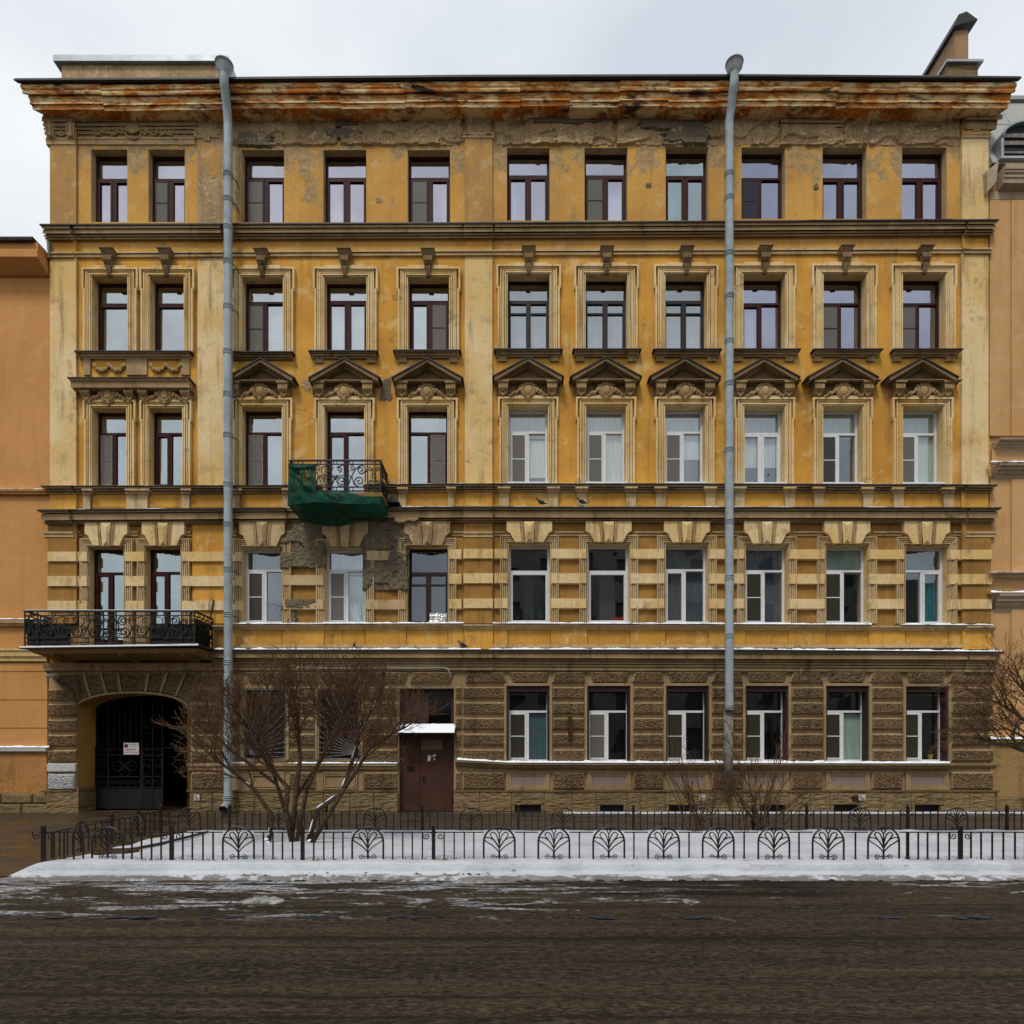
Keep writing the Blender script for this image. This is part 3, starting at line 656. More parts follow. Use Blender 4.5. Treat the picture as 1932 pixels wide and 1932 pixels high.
for s, ad in (([(404, 875.5), (930.5, 1813.5)], 0), ([PIL[2], (1814, 1870)], .05)):
    for a, b in s:
        run('sill_course', pr1177, f1177, [(a, b)], 'cream_dirty', ad)
        run('ledge', pr1225, f1225, [(a, b)], 'mould', ad); run('flashing', [(.33, 0), (.33, 3)], f1225, [(a - (3 if ad else 0), b + (5 if ad else 0))], 'roof', ad)
run('ledge', [(.16, 0), (.14, 6), (.12, 8), (.1, 14), (.05, 16)], lambda x: 1251, [(88, 403.5)], 'mould')
# raised panels and base strip of the second-storey apron
run('string_course', [(.10, 0), (.10, 6), (.04, 8)], lambda x: 1216, [(436, 875.5), (930.5, 1813.5)], 'cream_dirty')
for s in [(436, 455)] + [(R2[i][1] + 1, R2[i + 1][0] - 1) for i in (2, 3)] + [(846, 875)] + [(931, 958.5)] + [(R2[i][1] + 1, R2[i + 1][0] - 1) for i in range(5, 10)] + [(1791, 1813)]:
    mb = MB(); mb.box(s[0], s[1], 1186, 1216, .055); part('apron_panel', mb, 'ochre')
for a, b in (PIL[2], (1816, 1870)):
    mb = MB(); mb.box(a, b, 1186, 1225, .11); part('apron_panel', mb, 'ochre')
for i in range(2, 11):
    mb = MB(); mb.box(R2[i][0], R2[i][1], 1188, 1216, .02); part('apron_panel', mb, 'ochre')
# apron of the third storey: stubs beside every window
R3 = ROWS[3][0]
st = [(157, 170), (238, 278), (343, 357)] + [(440, 452), (534, 549), (752, 766), (845, 857)] + [q for i in range(5, 11) for q in ((R3[i][0] - 17, R3[i][0] + 1), (R3[i][1] + 1, R3[i][1] + 19))]
for a, b in st:
    mb = MB(); mb.box(a, b, f914(a) + 16, f957(a) + 1, .065); mb.box(a - 3, b + 3, f914(a) + 6, f914(a) + 9, .20); mb.box(a - 1.5, b + 1.5, f914(a) + 9.5, f914(a) + 16, .11)
    part('apron_stub', mb, 'cream_dirty')
for a, b in (PIL[0], PIL[2], PIL[3]):
    mb = MB(); mb.box(a + 1, b - 1, f914(a) + 14, f957(a) + 1, .075); part('apron_panel', mb, 'ochre')
# pilasters of the upper storeys
for k_, (a, b) in enumerate(PIL):
    mb = MB(); mb.box(a + 1, b - 1, f471(a) + 11, f914(a) + 1, .075); part('pilaster', mb, 'cream')
    mb = MB(); mb.box(a + 2, b - 2, f419(a) + 30, f471(a) + 1, .07); part('pilaster', mb, 'ochre')
    mb = MB(); mb.box(a + 1, b - 1, 262, f419(a) + 2, .065); part('pilaster', mb, ('ochre_worn', 'crumble', 'ochre_worn', 'cream')[k_])
# apron under the ground storey windows
def f1440(x): return ip(x, [858, 960, 1800], [1433, 1438.5, 1440])
run('sill_course', [(.22, 0), (.22, 4), (.13, 6), (.12, 9), (.08, 11), (.03, 13)], f1440, [(860, 960), (960.02, 1790)], 'joint')
run('sill_course', [(.12, 0), (.11, 4), (.08, 6), (.03, 9)], lambda x: 1440, [(1790.5, 1876)], 'joint')
run('sill_course', [(.13, 0), (.13, 6), (.10, 8), (.08, 12), (.02, 14)], lambda x: 1439, [(436, 750)], 'joint')
for i in range(2, 8):
    a, b = ROWS[1][0][i][:2]
    for s in range(3):
        e = s * 2.6
    mb = MB()
    for e, p in ((0, .06), (3, .045), (6, .03)):
        mb.box(a + e, a + e + 3, 1455 + e, 1490 - e, p); mb.box(b - e - 3, b - e, 1455 + e, 1490 - e, p)
        mb.box(a + e + 3.02, b - e - 3.02, 1455 + e, 1455 + e + 2.6, p); mb.box(a + e + 3.02, b - e - 3.02, 1490 - e - 2.6, 1490 - e, p)
    part('panel_frame', mb, 'joint')
    mb = MB(); mb.box(a + 9, b - 9, 1463, 1482, .012); part('apron_panel', mb, 'mauve')
for a, b in ((470, 536), (607, 674)):
    mb = MB()
    for e, p in ((0, .05), (4, .035)):
        mb.box(a + e, a + e + 3, 1457 + e, 1489 - e, p); mb.box(b - e - 3, b - e, 1457 + e, 1489 - e, p)
        mb.box(a + e + 3.02, b - e - 3.02, 1457 + e, 1457 + e + 2.6, p); mb.box(a + e + 3.02, b - e - 3.02, 1489 - e - 2.6, 1489 - e, p)
    part('panel_frame', mb, 'joint')
# window borders and string between the rustic rows of the ground storey
for i in range(8):
    a, b, c, d = ROWS[1][0][i]; mb = MB()
    mb.box(a - 5, a - .2, c - 5, d, .07); mb.box(b + .2, b + 5, c - 5, d, .07); mb.box(a - .2, b + .2, c - 5, c - .2, .07)
    part('window_surround', mb, 'joint')
# plinth of limestone slabs with cellar openings
vents = [(971.4, 1021), (1132, 1177), (1262, 1317), (1433, 1483), (1573, 1620), (1726, 1775)]
edges = [857, 905, 965, 1027, 1080, 1125, 1184, 1220, 1256, 1323, 1375, 1427, 1489, 1530, 1567, 1626, 1672, 1720, 1781, 1830, 1878]
for a, b in list(zip(edges, edges[1:])) + [(86, 145), (357, 400), (400.5, 436), (436.5, 480), (480.5, 545), (545.5, 610), (610.5, 660), (660.5, 705), (705.5, 750)]:
    hole = [v for v in vents if a < v[0] and v[1] < b]
    y0 = 1494; y1 = 1519 if hole else 1540
    part('plinth_stone', stone(rect(a + .15, b - .15, y0, y1), .115, .13, .022, (.004, .02), .035, 4, 5.), 'lime')
    if hole:
        v = hole[0]
        for s in ((a + .6, v[0]), (v[1], b - .6)):
            mb = MB(); mb.box(s[0], s[1], 1519.4, 1541, .125); part('plinth_stone', mb, 'lime')
        mb = MB(); mb.box(v[0], v[1], 1519, 1541, .022); part('cellar_opening', mb, 'black')
run('string_course', [(.16, 0), (.15, 3), (.12, 4)], lambda x: 1491, [(86, 145), (357, 750), (857, 1878)], 'lime')
for a, b in ((86, 145),):
    pass
mb = MB(); mb.wbox(AX0 - .005, AX0 + .035, -.12, .64, 0, Z(1486)); part('plinth_stone', mb, 'lime')

# ------------------------------------------------------------------ cornice: patched rusty sheets, soffit sheets, crumbling frieze
run('roof_edge', [(.62, 0), (.66, 1), (.66, 4), (.60, 10), (.52, 12)], f141, [(123.5, 440), (440.02, 900), (900.02, 1400), (1400.02, 1857)], 'roof', 0, 1.3, .7)
step = 102; x = 123.5; xs = []
while x < 1850: xs.append(x); x += step * rnd.uniform(.82, 1.15)
xs.append(1857)
if xs[-1] - xs[-2] < 40: xs.pop(-2)
for i, (a, b) in enumerate(zip(xs, xs[1:])):
    o = rnd.uniform(-.016, .02); dy = rnd.uniform(-1.6, 1.6)
    prof = [(.555, 12), (.565, 16), (.56, 20), (.535, 24), (.545, 27), (.53, 31), (.46, 34), (.47, 37), (.45, 41), (.44, 47), (.455, 50), (.42, 53), (.405, 61)]
    run('cornice_sheet', [(p, d + dy) for p, d in prof], f141, [(a, b - .25)], 'rust', o, 1.3 * (i == 0), .7 * (i == len(xs) - 2))
    mb = MB(); mb.band(a + 3, b + 2.6, [(.40, 61 + dy), (.37, 62), (.15, 70), (.12, 72)], f141(a), f141(b), -.01 + o * .5, 1.3 * (i == 0), .7 * (i == len(xs) - 2)); part('soffit_sheet', mb, 'soffit_sheet')
prF = [(.155, 72), (.15, 82), (.08, 82.5), (.08, 84), (.12, 84.6), (.11, 91), (.05, 91.5), (.05, 93), (.09, 93.6), (.08, 98), (.02, 98.5), (.02, 100), (.06, 100.6), (.05, 106), (.0, 108)]
run('frieze_moulding', prF, f141, [(148, 375)], 'mould'); run('frieze_moulding', prF, f141, [(90, 147.5)], 'mould', .06)
run('frieze_moulding', prF, f141, [(1471, 1590)], 'crumble', -.03)
def crumbled(a, b, y0, y1, name='crumbling_plaster', mat='crumble', amp=.05, base=.055, edge=True, seed=0):
    x0, x1, z0, z1 = X(a), X(b), Z(y1), Z(y0); nx = max(4, int((x1 - x0) / .03)); nzv = max(4, int((z1 - z0) / .03))
    def fn(u, v):
        x = lerp(x0, x1, u); z = lerp(z0, z1, v)
        e = min(1, min(u * (x1 - x0), (1 - u) * (x1 - x0), v * (z1 - z0) * 1.5, (1 - v) * (z1 - z0) * 1.5) / .12) if edge else 1
        e = max(0, e + (.5 * nz((x * 4, z * 4, seed)) if e < 1 else 0)); e = min(1, e)
        h = base + amp * (nz((x * 2.2, z * 3, seed)) * .7 + .6 * abs(nz((x * 6, z * 8, seed + 3))) + .45 * nz((x * 14, z * 14, seed + 5)) + .3 * nz((x * 30, z * 30, seed + 8)))
        lip = -.9 * amp if nz((x * 1.7, z * 2.6, seed + 20)) > .18 else 0          # lost patches with a broken edge
        return (x, -max(.004, (h + lip)) * (1 if e > .35 else 0) + (.015 if e <= .35 else 0), z)
    mb = MB().grid(nx, nzv, fn); return part(name, mb, mat)
for a, b in ((334, 640), (640, 875), (931, 1160), (1160, 1471), (1590, 1812)): crumbled(a, b, 211, 277, seed=a)
crumbled(1468, 1593, 236, 278, seed=77)
crumbled(876, 930, 222, 262, base=.10, seed=4)
run('string_course', [(.05, 0), (.05, 3), (.03, 5), (.03, 13), (.0, 15)], lambda x: 259, [(146, 368)], 'cream_dirty')
run('string_course', [(.05, 0), (.05, 3), (.03, 5), (.03, 9), (.0, 11)], lambda x: 256, [(783, 875)], 'cream_dirty')
run('string_course', [(.09, 0), (.09, 3), (.075, 5), (.075, 9), (.06, 11)], lambda x: 250, [(874, 932), (1812, 1866)], 'cream_dirty')
run('frieze_moulding', prF[:4] + [(.06, 100)], f141, [(1813, 1866)], 'mould', .05, 0, 1)
mb = MB(); mb.box(1815, 1866, 232, 250, .075); part('frieze_panel', mb, 'ochre'); mb = MB(); mb.box(1836, 1850, 235, 246, .10); part('frieze_boss', mb, 'cream_dirty')
mb = MB(); mb.box(146, 172, 236, 259, .015); part('frieze_panel', mb, 'ochre'); mb = MB(); mb.box(173, 334, 236, 259, .02); part('frieze_panel', mb, 'cream_dirty')
run('string_course', [(.10, 0), (.10, 3), (.085, 5), (.085, 12), (.06, 14)], lambda x: 260, [(91, 146)], 'cream_dirty')
mb = MB(); mb.box(91, 144, 226, 261, .07); part('frieze_panel', mb, 'cream_dirty')
for q in ((528, 616, 984, 1075, 3), (534, 600, 1128, 1150, 6), (684, 772, 984, 1116, 9), (735, 800, 982, 1024, 12), (530, 562, 1140, 1178, 15), (640, 700, 990, 1010, 18)): crumbled(*q[:4], 'bare_cement', 'cement', .045, .10, seed=q[4] + .3)
# irregular patches of bare cement and lost paint on the walls
def patch(cx, cy, rx, ry, mat='cement', p=.012, amp=.02, seed=0, n=60):
    X0, Z0 = X(cx, p), Z(cy, p); sx, sz = rx / PXM, ry / PXM; rings = 6; vs = [(X0, -p - amp * .3, Z0)]
    for r in range(1, rings + 1):
        for k_ in range(n):
            a = 2 * math.pi * k_ / n; q = r / rings
            d = 1 + .42 * nz((math.cos(a) * 1.6, math.sin(a) * 1.6, seed)) + .22 * nz((math.cos(a) * 5, math.sin(a) * 5, seed + 7)) + .1 * nz((math.cos(a) * 14, math.sin(a) * 14, seed + 3))
            cs, sn = math.cos(a), math.sin(a); m_ = max(abs(cs), abs(sn)) ** .6
            x = X0 + sx * cs * d * q / m_; z = Z0 + sz * sn * d * q / m_
            vs.append((x, (-p - amp * (.4 * nz((x * 9, z * 9, seed)) + .3 * nz((x * 3, z * 3, 1)))) if r < rings else .01, z))
    fs = [(0, 1 + k_, 1 + (k_ + 1) % n) for k_ in range(n)]
    for r in range(rings - 1): fs += [(1 + r * n + k_, 1 + (r + 1) * n + k_, 1 + (r + 1) * n + (k_ + 1) % n, 1 + r * n + (k_ + 1) % n) for k_ in range(n)]
    return part('plaster_patch', MB().add(vs, fs), mat)
for q in ((478, 262, 40, 13, 'cement', .07), (1085, 222, 90, 10, 'cement', .10), (1275, 228, 75, 14, 'cement', .09), (1300, 252, 45, 18, 'cement', .085), (645, 250, 45, 8, 'cement', .07), (655, 232, 22, 6, 'cement', .075),
          (395, 300, 24, 36, 'ochre_worn', .07), (392, 245, 26, 22, 'crumble', .09), (443, 330, 12, 70, 'crumble', .014), 
          (1224, 349, 5, 5, 'cement', .016), (1540, 352, 5, 6, 'cement', .016), (715, 377, 6, 5, 'crumble', .012), 
          (765, 972, 30, 12, 'crumble', .22), (720, 1003, 20, 16, 'cement', .012),
          (728, 735, 12, 22, 'cement', .010), (580, 725, 10, 14, 'crumble', .010), (745, 560, 6, 6, 'ochre_worn', .010), (749, 1019, 5, 8, 'cement', .06), ):
    patch(*q, seed=q[0] * .37)

# ------------------------------------------------------------------ windows
FR = {'b': 'brown_frame', 'w': 'white_frame', 'o': 'old_frame', 'g': 'grey_frame', 'd': 'old_frame'}
def rbox(mb, x0, x1, z0, z1, y0, y1): return mb.wbox(x0, x1, y0, y1, z0, z1)
def frame_rect(mb, x0, x1, z0, z1, w_, y0, y1):
    rbox(mb, x0, x0 + w_, z0, z1, y0, y1); rbox(mb, x1 - w_, x1, z0, z1, y0, y1); rbox(mb, x0 + w_, x1 - w_, z0, z0 + w_, y0, y1); rbox(mb, x0 + w_, x1 - w_, z1 - w_, z1, y0, y1)
def pane(parent, x0, x1, z0, z1, y, mat, name='pane'):
    t = [rnd.uniform(-.0025, .0025) for _ in range(4)]
    return part(name, MB().add([(x0, y + t[0], z0), (x1, y + t[1], z0), (x1, y + t[2], z1), (x0, y - t[0] + t[1] + t[2], z1)], [(0, 1, 2, 3)]), mat, False, parent)
def window(row, i, col, tr, lay, g, scr='scr_mid', ml=.5, gt=None, hide=0, yrec=.2):
    """lay: one letter per lower light: s sash, f fixed light, n sash with an insect screen, o old sash with a small top light; one letter = a single light"""
    x0, x1, z0, z1 = ops[row][i]; y = yrec; fm = FR[col]
    fw = .055 if col != 'o' else .045; zt = Z(tr, -y); th = .055
    mb = MB(); frame_rect(mb, x0 + .004, x1 - .004, z0 + .004, z1 - .004, fw, y, y + .08)
    rbox(mb, x0 + fw, x1 - fw, zt - th / 2, zt + th / 2, y - .012, y + .08)
    xm = lerp(x0, x1, ml)
    if len(lay) == 2: rbox(mb, xm - .03, xm + .03, z0 + fw, zt - th / 2, y - .005, y + .08)
    wd = part('window', mb, fm)
    pane(wd, x0 + fw, x1 - fw, zt + th / 2, z1 - fw, y + .04, gt or g)
    if col == 'w':
        sl = MB(); rbox(sl, x0 - .02, x1 + .02, z0 - .012, z0 + .02, -.10, y); part('sill', sl, 'white_frame', parent=wd)
    if len(lay) == 1: lights = [(x0 + fw, x1 - fw, lay)]
    else: lights = [(x0 + fw, xm - .03, lay[0]), (xm + .03, x1 - fw, lay[1])]
    for a, b, k_ in lights:
        lo, hi = z0 + fw, zt - th / 2
        if k_ == 'f': pane(wd, a, b, lo, hi, y + .04, g); continue
        sw = .05 if k_ != 'o' else .032
        mb = MB(); frame_rect(mb, a + .003, b - .003, lo + .003, hi - .003, sw, y - .015, y + .06)
        if k_ == 'o': zz = hi - (hi - lo) * .22; rbox(mb, a + sw, b - sw, zz - .02, zz + .02, y - .010, y + .05)
        part('sash', mb, fm, parent=wd)
        if k_ == 'n':
            zz = lerp(lo, hi, .5); s2 = MB(); frame_rect(s2, a + .03, b - .03, lo + .03, hi - .03, .022, y - .028, y - .016); rbox(s2, a + .05, b - .05, zz - .012, zz + .012, y - .028, y - .016)
            part('screen_frame', s2, 'white_frame' if col == 'w' else 'grey_frame' if row in (3,) else 'old_frame', parent=wd)
            pane(wd, a + .05, b - .05, lo + .05, hi - .05, y - .02, scr, 'insect_screen')
        else: pane(wd, a + sw, b - sw, lo + sw, hi - sw, y + .03, g)
    return wd
W5 = [('b', 340, 'ss', 'g_sky'), ('b', 340, 'ns', 'g_sky'), ('b', 338, 'ns', 'g_sky'), ('b', 338, 'ss', 'g_sky'), ('b', 338, 'ns', 'g_sky'), ('b', 333.5, 'ss', 'g_sky'), ('b', 333.5, 'ns', 'g_sky'), ('b', 334.5, 'ss', 'g_teal'), ('b', 338.5, 'nf', 'g_blue', 'scr_blue'), ('b', 338.5, 'ss', 'g_blue'), ('b', 338.5, 'ss', 'g_blue')]
W4 = [('b', 575, 's', 'g_grey'), ('b', 575, 's', 'g_grey'), ('b', 572, 'nf', 'g_grey'), ('b', 570, 'ss', 'g_grey'), ('b', 570, 'sn', 'g_grey'), ('o', 570, 'oo', 'g_mid'), ('o', 570, 'oo', 'g_mid'), ('o', 570, 'oo', 'g_mid'), ('b', 574.5, 'sf', 'g_blue'), ('b', 574.5, 'nf', 'g_blue'), ('b', 574.5, 'nf', 'g_blue')]
W3 = [('b', 819, 'nf', 'g_grey'), ('b', 819, 'sf', 'g_grey'), ('b', 818, 'nf', 'g_grey'), ('b', 818, 'sf', 'g_grey'), ('b', 818, 'fn', 'g_grey'), ('w', 816.5, 'nf', 'g_dim'), ('w', 816.5, 'nf', 'g_dim'), ('w', 816.5, 'nf', 'g_dim'), ('w', 819, 'ss', 'g_dim'), ('w', 820, 'nf', 'g_dim', 'scr_dark'), ('w', 820, 'nf', 'g_dim')]
W2 = [('b', 1082, 'sf', 'g_teal'), ('b', 1081, 'sf', 'g_teal'), ('w', 1077, 'nf', 'g_dim', 'scr_dark'), ('w', 1077, 'nf', 'g_dim'), ('o', 1082, 'oo', 'g_low'), ('w', 1079, 's', 'g_dim'), ('w', 1079, 's', 'g_dim'), ('w', 1076, 'sf', 'g_dim'), ('w', 1078, 'nf', 'g_dim', 'scr_dark'), ('w', 1078, 'nf', 'g_low', 'scr_dark'), ('w', 1078, 'fs', 'g_low')]
W1 = [('o', 1352, 'ff', 'g_low'), ('o', 1352, 'ff', 'g_low'), ('w', 1342.6, 'nf', 'g_low', 'scr_dark'), ('w', 1342.6, 'nf', 'g_low', 'scr_mid'), ('w', 1342.6, 'nf', 'g_low', 'scr_dark'), ('w', 1342.6, 'nf', 'g_low', 'scr_dark'), ('w', 1342.6, 'nf', 'g_low', 'scr_dark'), ('w', 1342.6, 'nf', 'g_low', 'scr_dark')]
for row, ws in ((5, W5), (4, W4), (3, W3), (2, W2), (1, W1)):
    for i, a in enumerate(ws):
        c, tr, lay, g = a[:4]; scr = a[4] if len(a) > 4 else 'scr_mid'
        window(row, i, c, tr, lay, g, scr, gt='g_mid' if (row == 2 and i == 3) else None, yrec=.2 if row > 1 else .22)
# brown reveals boards of the ground floor windows
for i in range(2, 8):
    x0, x1, z0, z1 = ops[1][i]; mb = MB()
    rbox(mb, x0 + .001, x0 + .05, z0, z1 - .002, -.02, .215); rbox(mb, x1 - .05, x1 - .001, z0, z1 - .002, -.02, .215); rbox(mb, x0 + .051, x1 - .051, z1 - .14, z1 - .003, .0, .215)
    part('reveal_board', mb, 'door_wood')

# ------------------------------------------------------------------ window surrounds
def u_frame(a, b, yt, yb, wd, p0, mat, ear=0, earh=38, extra=0, name='window_surround'):
    """moulded frame round an opening a..b, yt..yb: outer bead, flat, inner bead; ears widen the upper part"""
    mb = MB()
    for o, i, p in ((wd, wd - 3.6, p0 + .05), (wd - 4.9, wd - 7.2, p0 + .02), (wd - 7.9, 6.9, p0), (5.6, 3.4, p0 + .04), (2.4, .1, p0 + .01)):
        e = ear
        mb.box(a - o - e * (o == wd), a - i - (e if o == wd else 0), yt - o, yt + earh if e and o == wd else yb, p)
        mb.box(b + i + (e if o == wd else 0), b + o + e * (o == wd), yt - o, yt + earh if e and o == wd else yb, p)
        if e and o == wd:
            mb.box(a - o, a - i, yt + earh + .1, yb, p); mb.box(b + i, b + o, yt + earh + .1, yb, p)
            mb.box(a - o - e, a - o + 1, yt + earh + .1, yt + earh + 4, p * .9); mb.box(b + o - 1, b + o + e, yt + earh + .1, yt + earh + 4, p * .9)
        mb.box(a - i - (e if o == wd else 0), b + i + (e if o == wd else 0), yt - o, yt - i, p - .001)
    if ear:                                      # raised middle of the head
        mb.box(a + 2, b - 2, yt - wd - 3.2, yt - wd - .1, p0 + .035)
    return part(name, mb, mat)
for i in range(11):
    a, b, c, d = ROWS[4][0][i]; u_frame(a, b, c, d + 1, 19 if i > 1 else 17, .07, 'cream', 2.5, 22)
    a, b, c, d = ROWS[3][0][i]; u_frame(a, b, c, (f914(a) if i != 3 else 950) + 1, 17 if i > 1 else 15, .07, 'cream', 2.5, 22)
    a, b, c, d = R2[i]
    mb = MB(); yb = 1176 if i > 1 else 1216
    for o, q, p in ((16, 14, .10), (12.6, 10.4, .08), (9.2, 6.6, .06), (5.2, 3.2, .07), (2., .1, .04)):
        mb.box(a - o, a - q, c - o, yb, p); mb.box(b + q, b + o, c - o, yb, p); mb.box(a - q + .1, b + q - .1, c - o, c - q, p - .001)
    part('window_surround', mb, 'cream_dirty')
# combined sill of the left pair and the single sills
def sill(a, b, y, stubs, mat='mould', brk=False):
    mb = MB(); mb.band(a + 4, b - 4, [(.17, 2), (.165, 5), (.12, 7), (.11, 11), (.07, 13), (.06, 16), (.01, 17)], y)
    for s in stubs: mb.box(s[0], s[1], y + 16, y + (24 if b - a < 150 else 46), .05)
    s_ = part('window_sill', mb, mat); mb = MB(); mb.band(a, b, [(.20, 0), (.20, 2)], y); part('flashing', mb, 'roof', parent=s_)
sill(149, 366, 661, [(157, 170), (238, 277), (341, 357)])
for i in range(2, 11):
    a, b, c, d = ROWS[4][0][i]; sill(a - 26, b + 24, d, [(a - 18, a - 2), (b + 1, b + 17)] if i != 2 else [], 'mould' if i != 2 else 'pedim')
# consoles over the fourth storey windows
def console_mesh():
    mb = MB(); s = 1 / PXM
    # cap: overhanging slab with sloping sides
    a = [(-17, -.30, 11), (17, -.30, 11), (17, 0, 11), (-17, 0, 11)]; b = [(-12, -.20, 2), (12, -.20, 2), (12, 0, 2), (-12, 0, 2)]
    mb.add([(x * s, y, z * s) for x, y, z in a + b], [(0, 1, 2, 3), (7, 6, 5, 4), (0, 4, 5, 1), (1, 5, 6, 2), (3, 7, 4, 0)])
    mb.wbox(-18 * s, 18 * s, -.33, 0, 11.1 * s, 13 * s)
    for k_ in range(5):                           # scrolled ribs
        x = (-9 + 4.5 * k_) * s; q = .6 + .4 * (1 - abs(k_ - 2) / 2)
        mb.tube([(x, -.17, 2 * s), (x, -.235, -2 * s), (x * .95, -.235, -7 * s), (x * .85, -.17, -12 * s), (x * .7, -.11, -15 * s)], [.03, .038, .04, .034, .025], 6)
    for k_ in range(3):
        x = (-4 + 4 * k_) * s
        mb.tube([(x, -.10, -14 * s), (x, -.165, -17 * s), (x, -.15, -21 * s), (x, -.12, -27 * s), (x * .9, -.10, -32 * s)], [.026, .034, .03, .026, .02], 6)
    for sx in (-1, 1):
        mb.ball((sx * 8 * s, -.13, -16 * s), .04, .03, .035, 7, 4); mb.tube([(sx * 9.5 * s, -.04, 0), (sx * 10.5 * s, -.10, -6 * s), (sx * 8 * s, -.12, -13 * s), (sx * 6 * s, -.06, -14 * s)], .02, 5)
    mb.wbox(-9 * s, 9 * s, -.14, 0, -15 * s, 2 * s); mb.wbox(-6 * s, 6 * s, -.09, 0, -33 * s, -15 * s)
    mb.v = [(a * .72, b * .7, c) for a, b, c in mb.v]
    return mb.mesh('console', M['pedim'])
cm = console_mesh()
def at(name, me, x, y, parent=None, f=0): return link(name, me, parent or B, (X(x, .1), -f, Z(y, .1)))
for i in range(11):
    a, b, c, d = ROWS[4][0][i]; at('console', cm, (a + b) / 2, c - 33, None, .05)
# cartouche, brackets
def cartouche_mesh(garland=True):
    mb = MB(); s = 1 / PXM
    mb.ball((0, -.06, 0), 8.5 * s, .055, 10 * s, 12, 7)
    for r, d in ((11, .05), (14, .035)):
        mb.tube([(r * s * .92 * math.cos(t), -.055 - (.02 if r < 12 else 0), r * s * 1.08 * math.sin(t)) for t in [2 * math.pi * k_ / 20 for k_ in range(21)]], .022 if r < 12 else .018, 5, False)
    for sx in (-1, 1):
        mb.tube([(sx * (2 + (6 - .5 * k_) * math.cos(.75 * k_ - 1)) * s, -.08, (14 + (5 - .45 * k_) * math.sin(.75 * k_ - 1)) * s) for k_ in range(9)], .018, 5)
        mb.tube([(sx * (11 + (5 - .5 * k_) * math.cos(.8 * k_)) * s, -.06, (7 + (4.5 - .45 * k_) * math.sin(.8 * k_)) * s) for k_ in range(9)], .014, 5)
        if garland:
            for k_ in range(13):
                u = k_ / 12
                for q in range(2):
                    mb.ball((sx * (13 + 20 * u + rnd.uniform(-1, 1)) * s, -.045 - rnd.uniform(0, .03), (2 - 12 * u + rnd.uniform(-3.4, 3.4) * (1 - u * .6)) * s), rnd.uniform(2.4, 3.4) * s * (1 - .35 * u), .035, rnd.uniform(2.2, 3.2) * s * (1 - .35 * u), 7, 4)
    mb.ball((0, -.06, -14 * s), 4 * s, .04, 4 * s, 7, 4); mb.ball((0, -.05, -18 * s), 2.4 * s, .03, 3 * s, 6, 4)
    return mb.mesh('cartouche', M['carved'])
def bracket_mesh(sx):
    mb = MB(); s = 1 / PXM
    mb.wbox(-11 * s, 11 * s, -.24, 0, 8 * s, 12 * s); mb.wbox(-9 * s, 9 * s, -.20, 0, 5 * s, 8 * s)
    for k_ in range(4):
        x = (-7 + 4.6 * k_) * s
        mb.tube([(x, -.15, 6 * s), (x, -.20, 3 * s), (x * .95, -.20, -2 * s), (x * .8, -.14, -7 * s)], [.026, .034, .034, .024], 6)
    for k_ in range(5): mb.ball(((-5 + 2.5 * k_) * s, -.13, (-8 - 2.5 * (2 - abs(k_ - 2))) * s), 2.5 * s, .035, 3 * s, 6, 4)
    mb.ball((0, -.10, -14 * s), 2.2 * s, .03, 3 * s, 6, 4)
    mb.tube([(sx * 9 * s, -.03, 7 * s), (sx * 13 * s, -.03, 2 * s), (sx * 14 * s, -.03, -5 * s), (sx * 10 * s, -.03, -10 * s), (sx * 8 * s, -.03, -7 * s)], .018, 5)
    mb.wbox(-8 * s, 8 * s, -.10, 0, -12 * s, 5 * s)
    return mb.mesh('bracket', M['carved'])
cart, br = cartouche_mesh(), {-1: bracket_mesh(-1), 1: bracket_mesh(1)}
def pediment(i):
    a, b, c, d = ROWS[3][0][i]; cx = (a + b) / 2; hw = 65 if i > 2 else 62; ap = c - 91; ft = c - 56 + 1; p = .30
    if i == 2: cx -= 3
    t = 19.0
    mb = MB()
    for sx in (-1, 1):                            # raking mouldings in three steps
        for o, q, pp in ((0, .36, p), (.37, .52, p - .07), (.56, .70, p - .12), (.74, 1., p - .17)):
            pts = [(cx, ap + o * 18), (cx + sx * lerp(hw, 38, o), ft + 5 * o), (cx + sx * (lerp(hw, 38, q) if q > .4 else hw - 3), ft + (5 * q if q > .4 else 7)), (cx, ap + q * 18)]
            if sx < 0: pts = pts[::-1]
            mb.prism(pts, pp)
    pd = part('pediment', mb, 'pedim')
    mb = MB(); mb.prism([(cx, ap + 20), (cx + hw - 28, ft + 6), (cx - hw + 28, ft + 6)], .03); part('tympanum', mb, 'pedim', parent=pd)
    mb = MB()
    for sx in (-1, 1):
        pass
    mb.band(cx - hw + 3, cx + hw - 3, [(.24, 4), (.24, 6), (.22, 6.5), (.20, 9), (.11, 10), (.10, 12)], ft); part('base_moulding', mb, 'pedim', parent=pd)
    mb = MB()                                     # flashing
    for sx in (-1, 1):
        pts = [(cx, ap - 2.6), (cx + sx * (hw + 3), ft - 1.2), (cx + sx * (hw + 3), ft + 1), (cx, ap - .2)]
        mb.prism(pts[::-1] if sx < 0 else pts, p + .03)
    part('flashing', mb, 'roof', parent=pd)
    mb = MB(); mb.box(cx - hw + 9, cx + hw - 9, ft + 12.5, c - 17, .03); part('frieze_panel', mb, 'pedim', parent=pd)
    at('cartouche', cart, cx, c - 28, pd, .07)
    at('bracket', br[-1], cx - 47, c - 32, pd); at('bracket', br[1], cx + 45, c - 32, pd)
for i in range(2, 11): pediment(i)
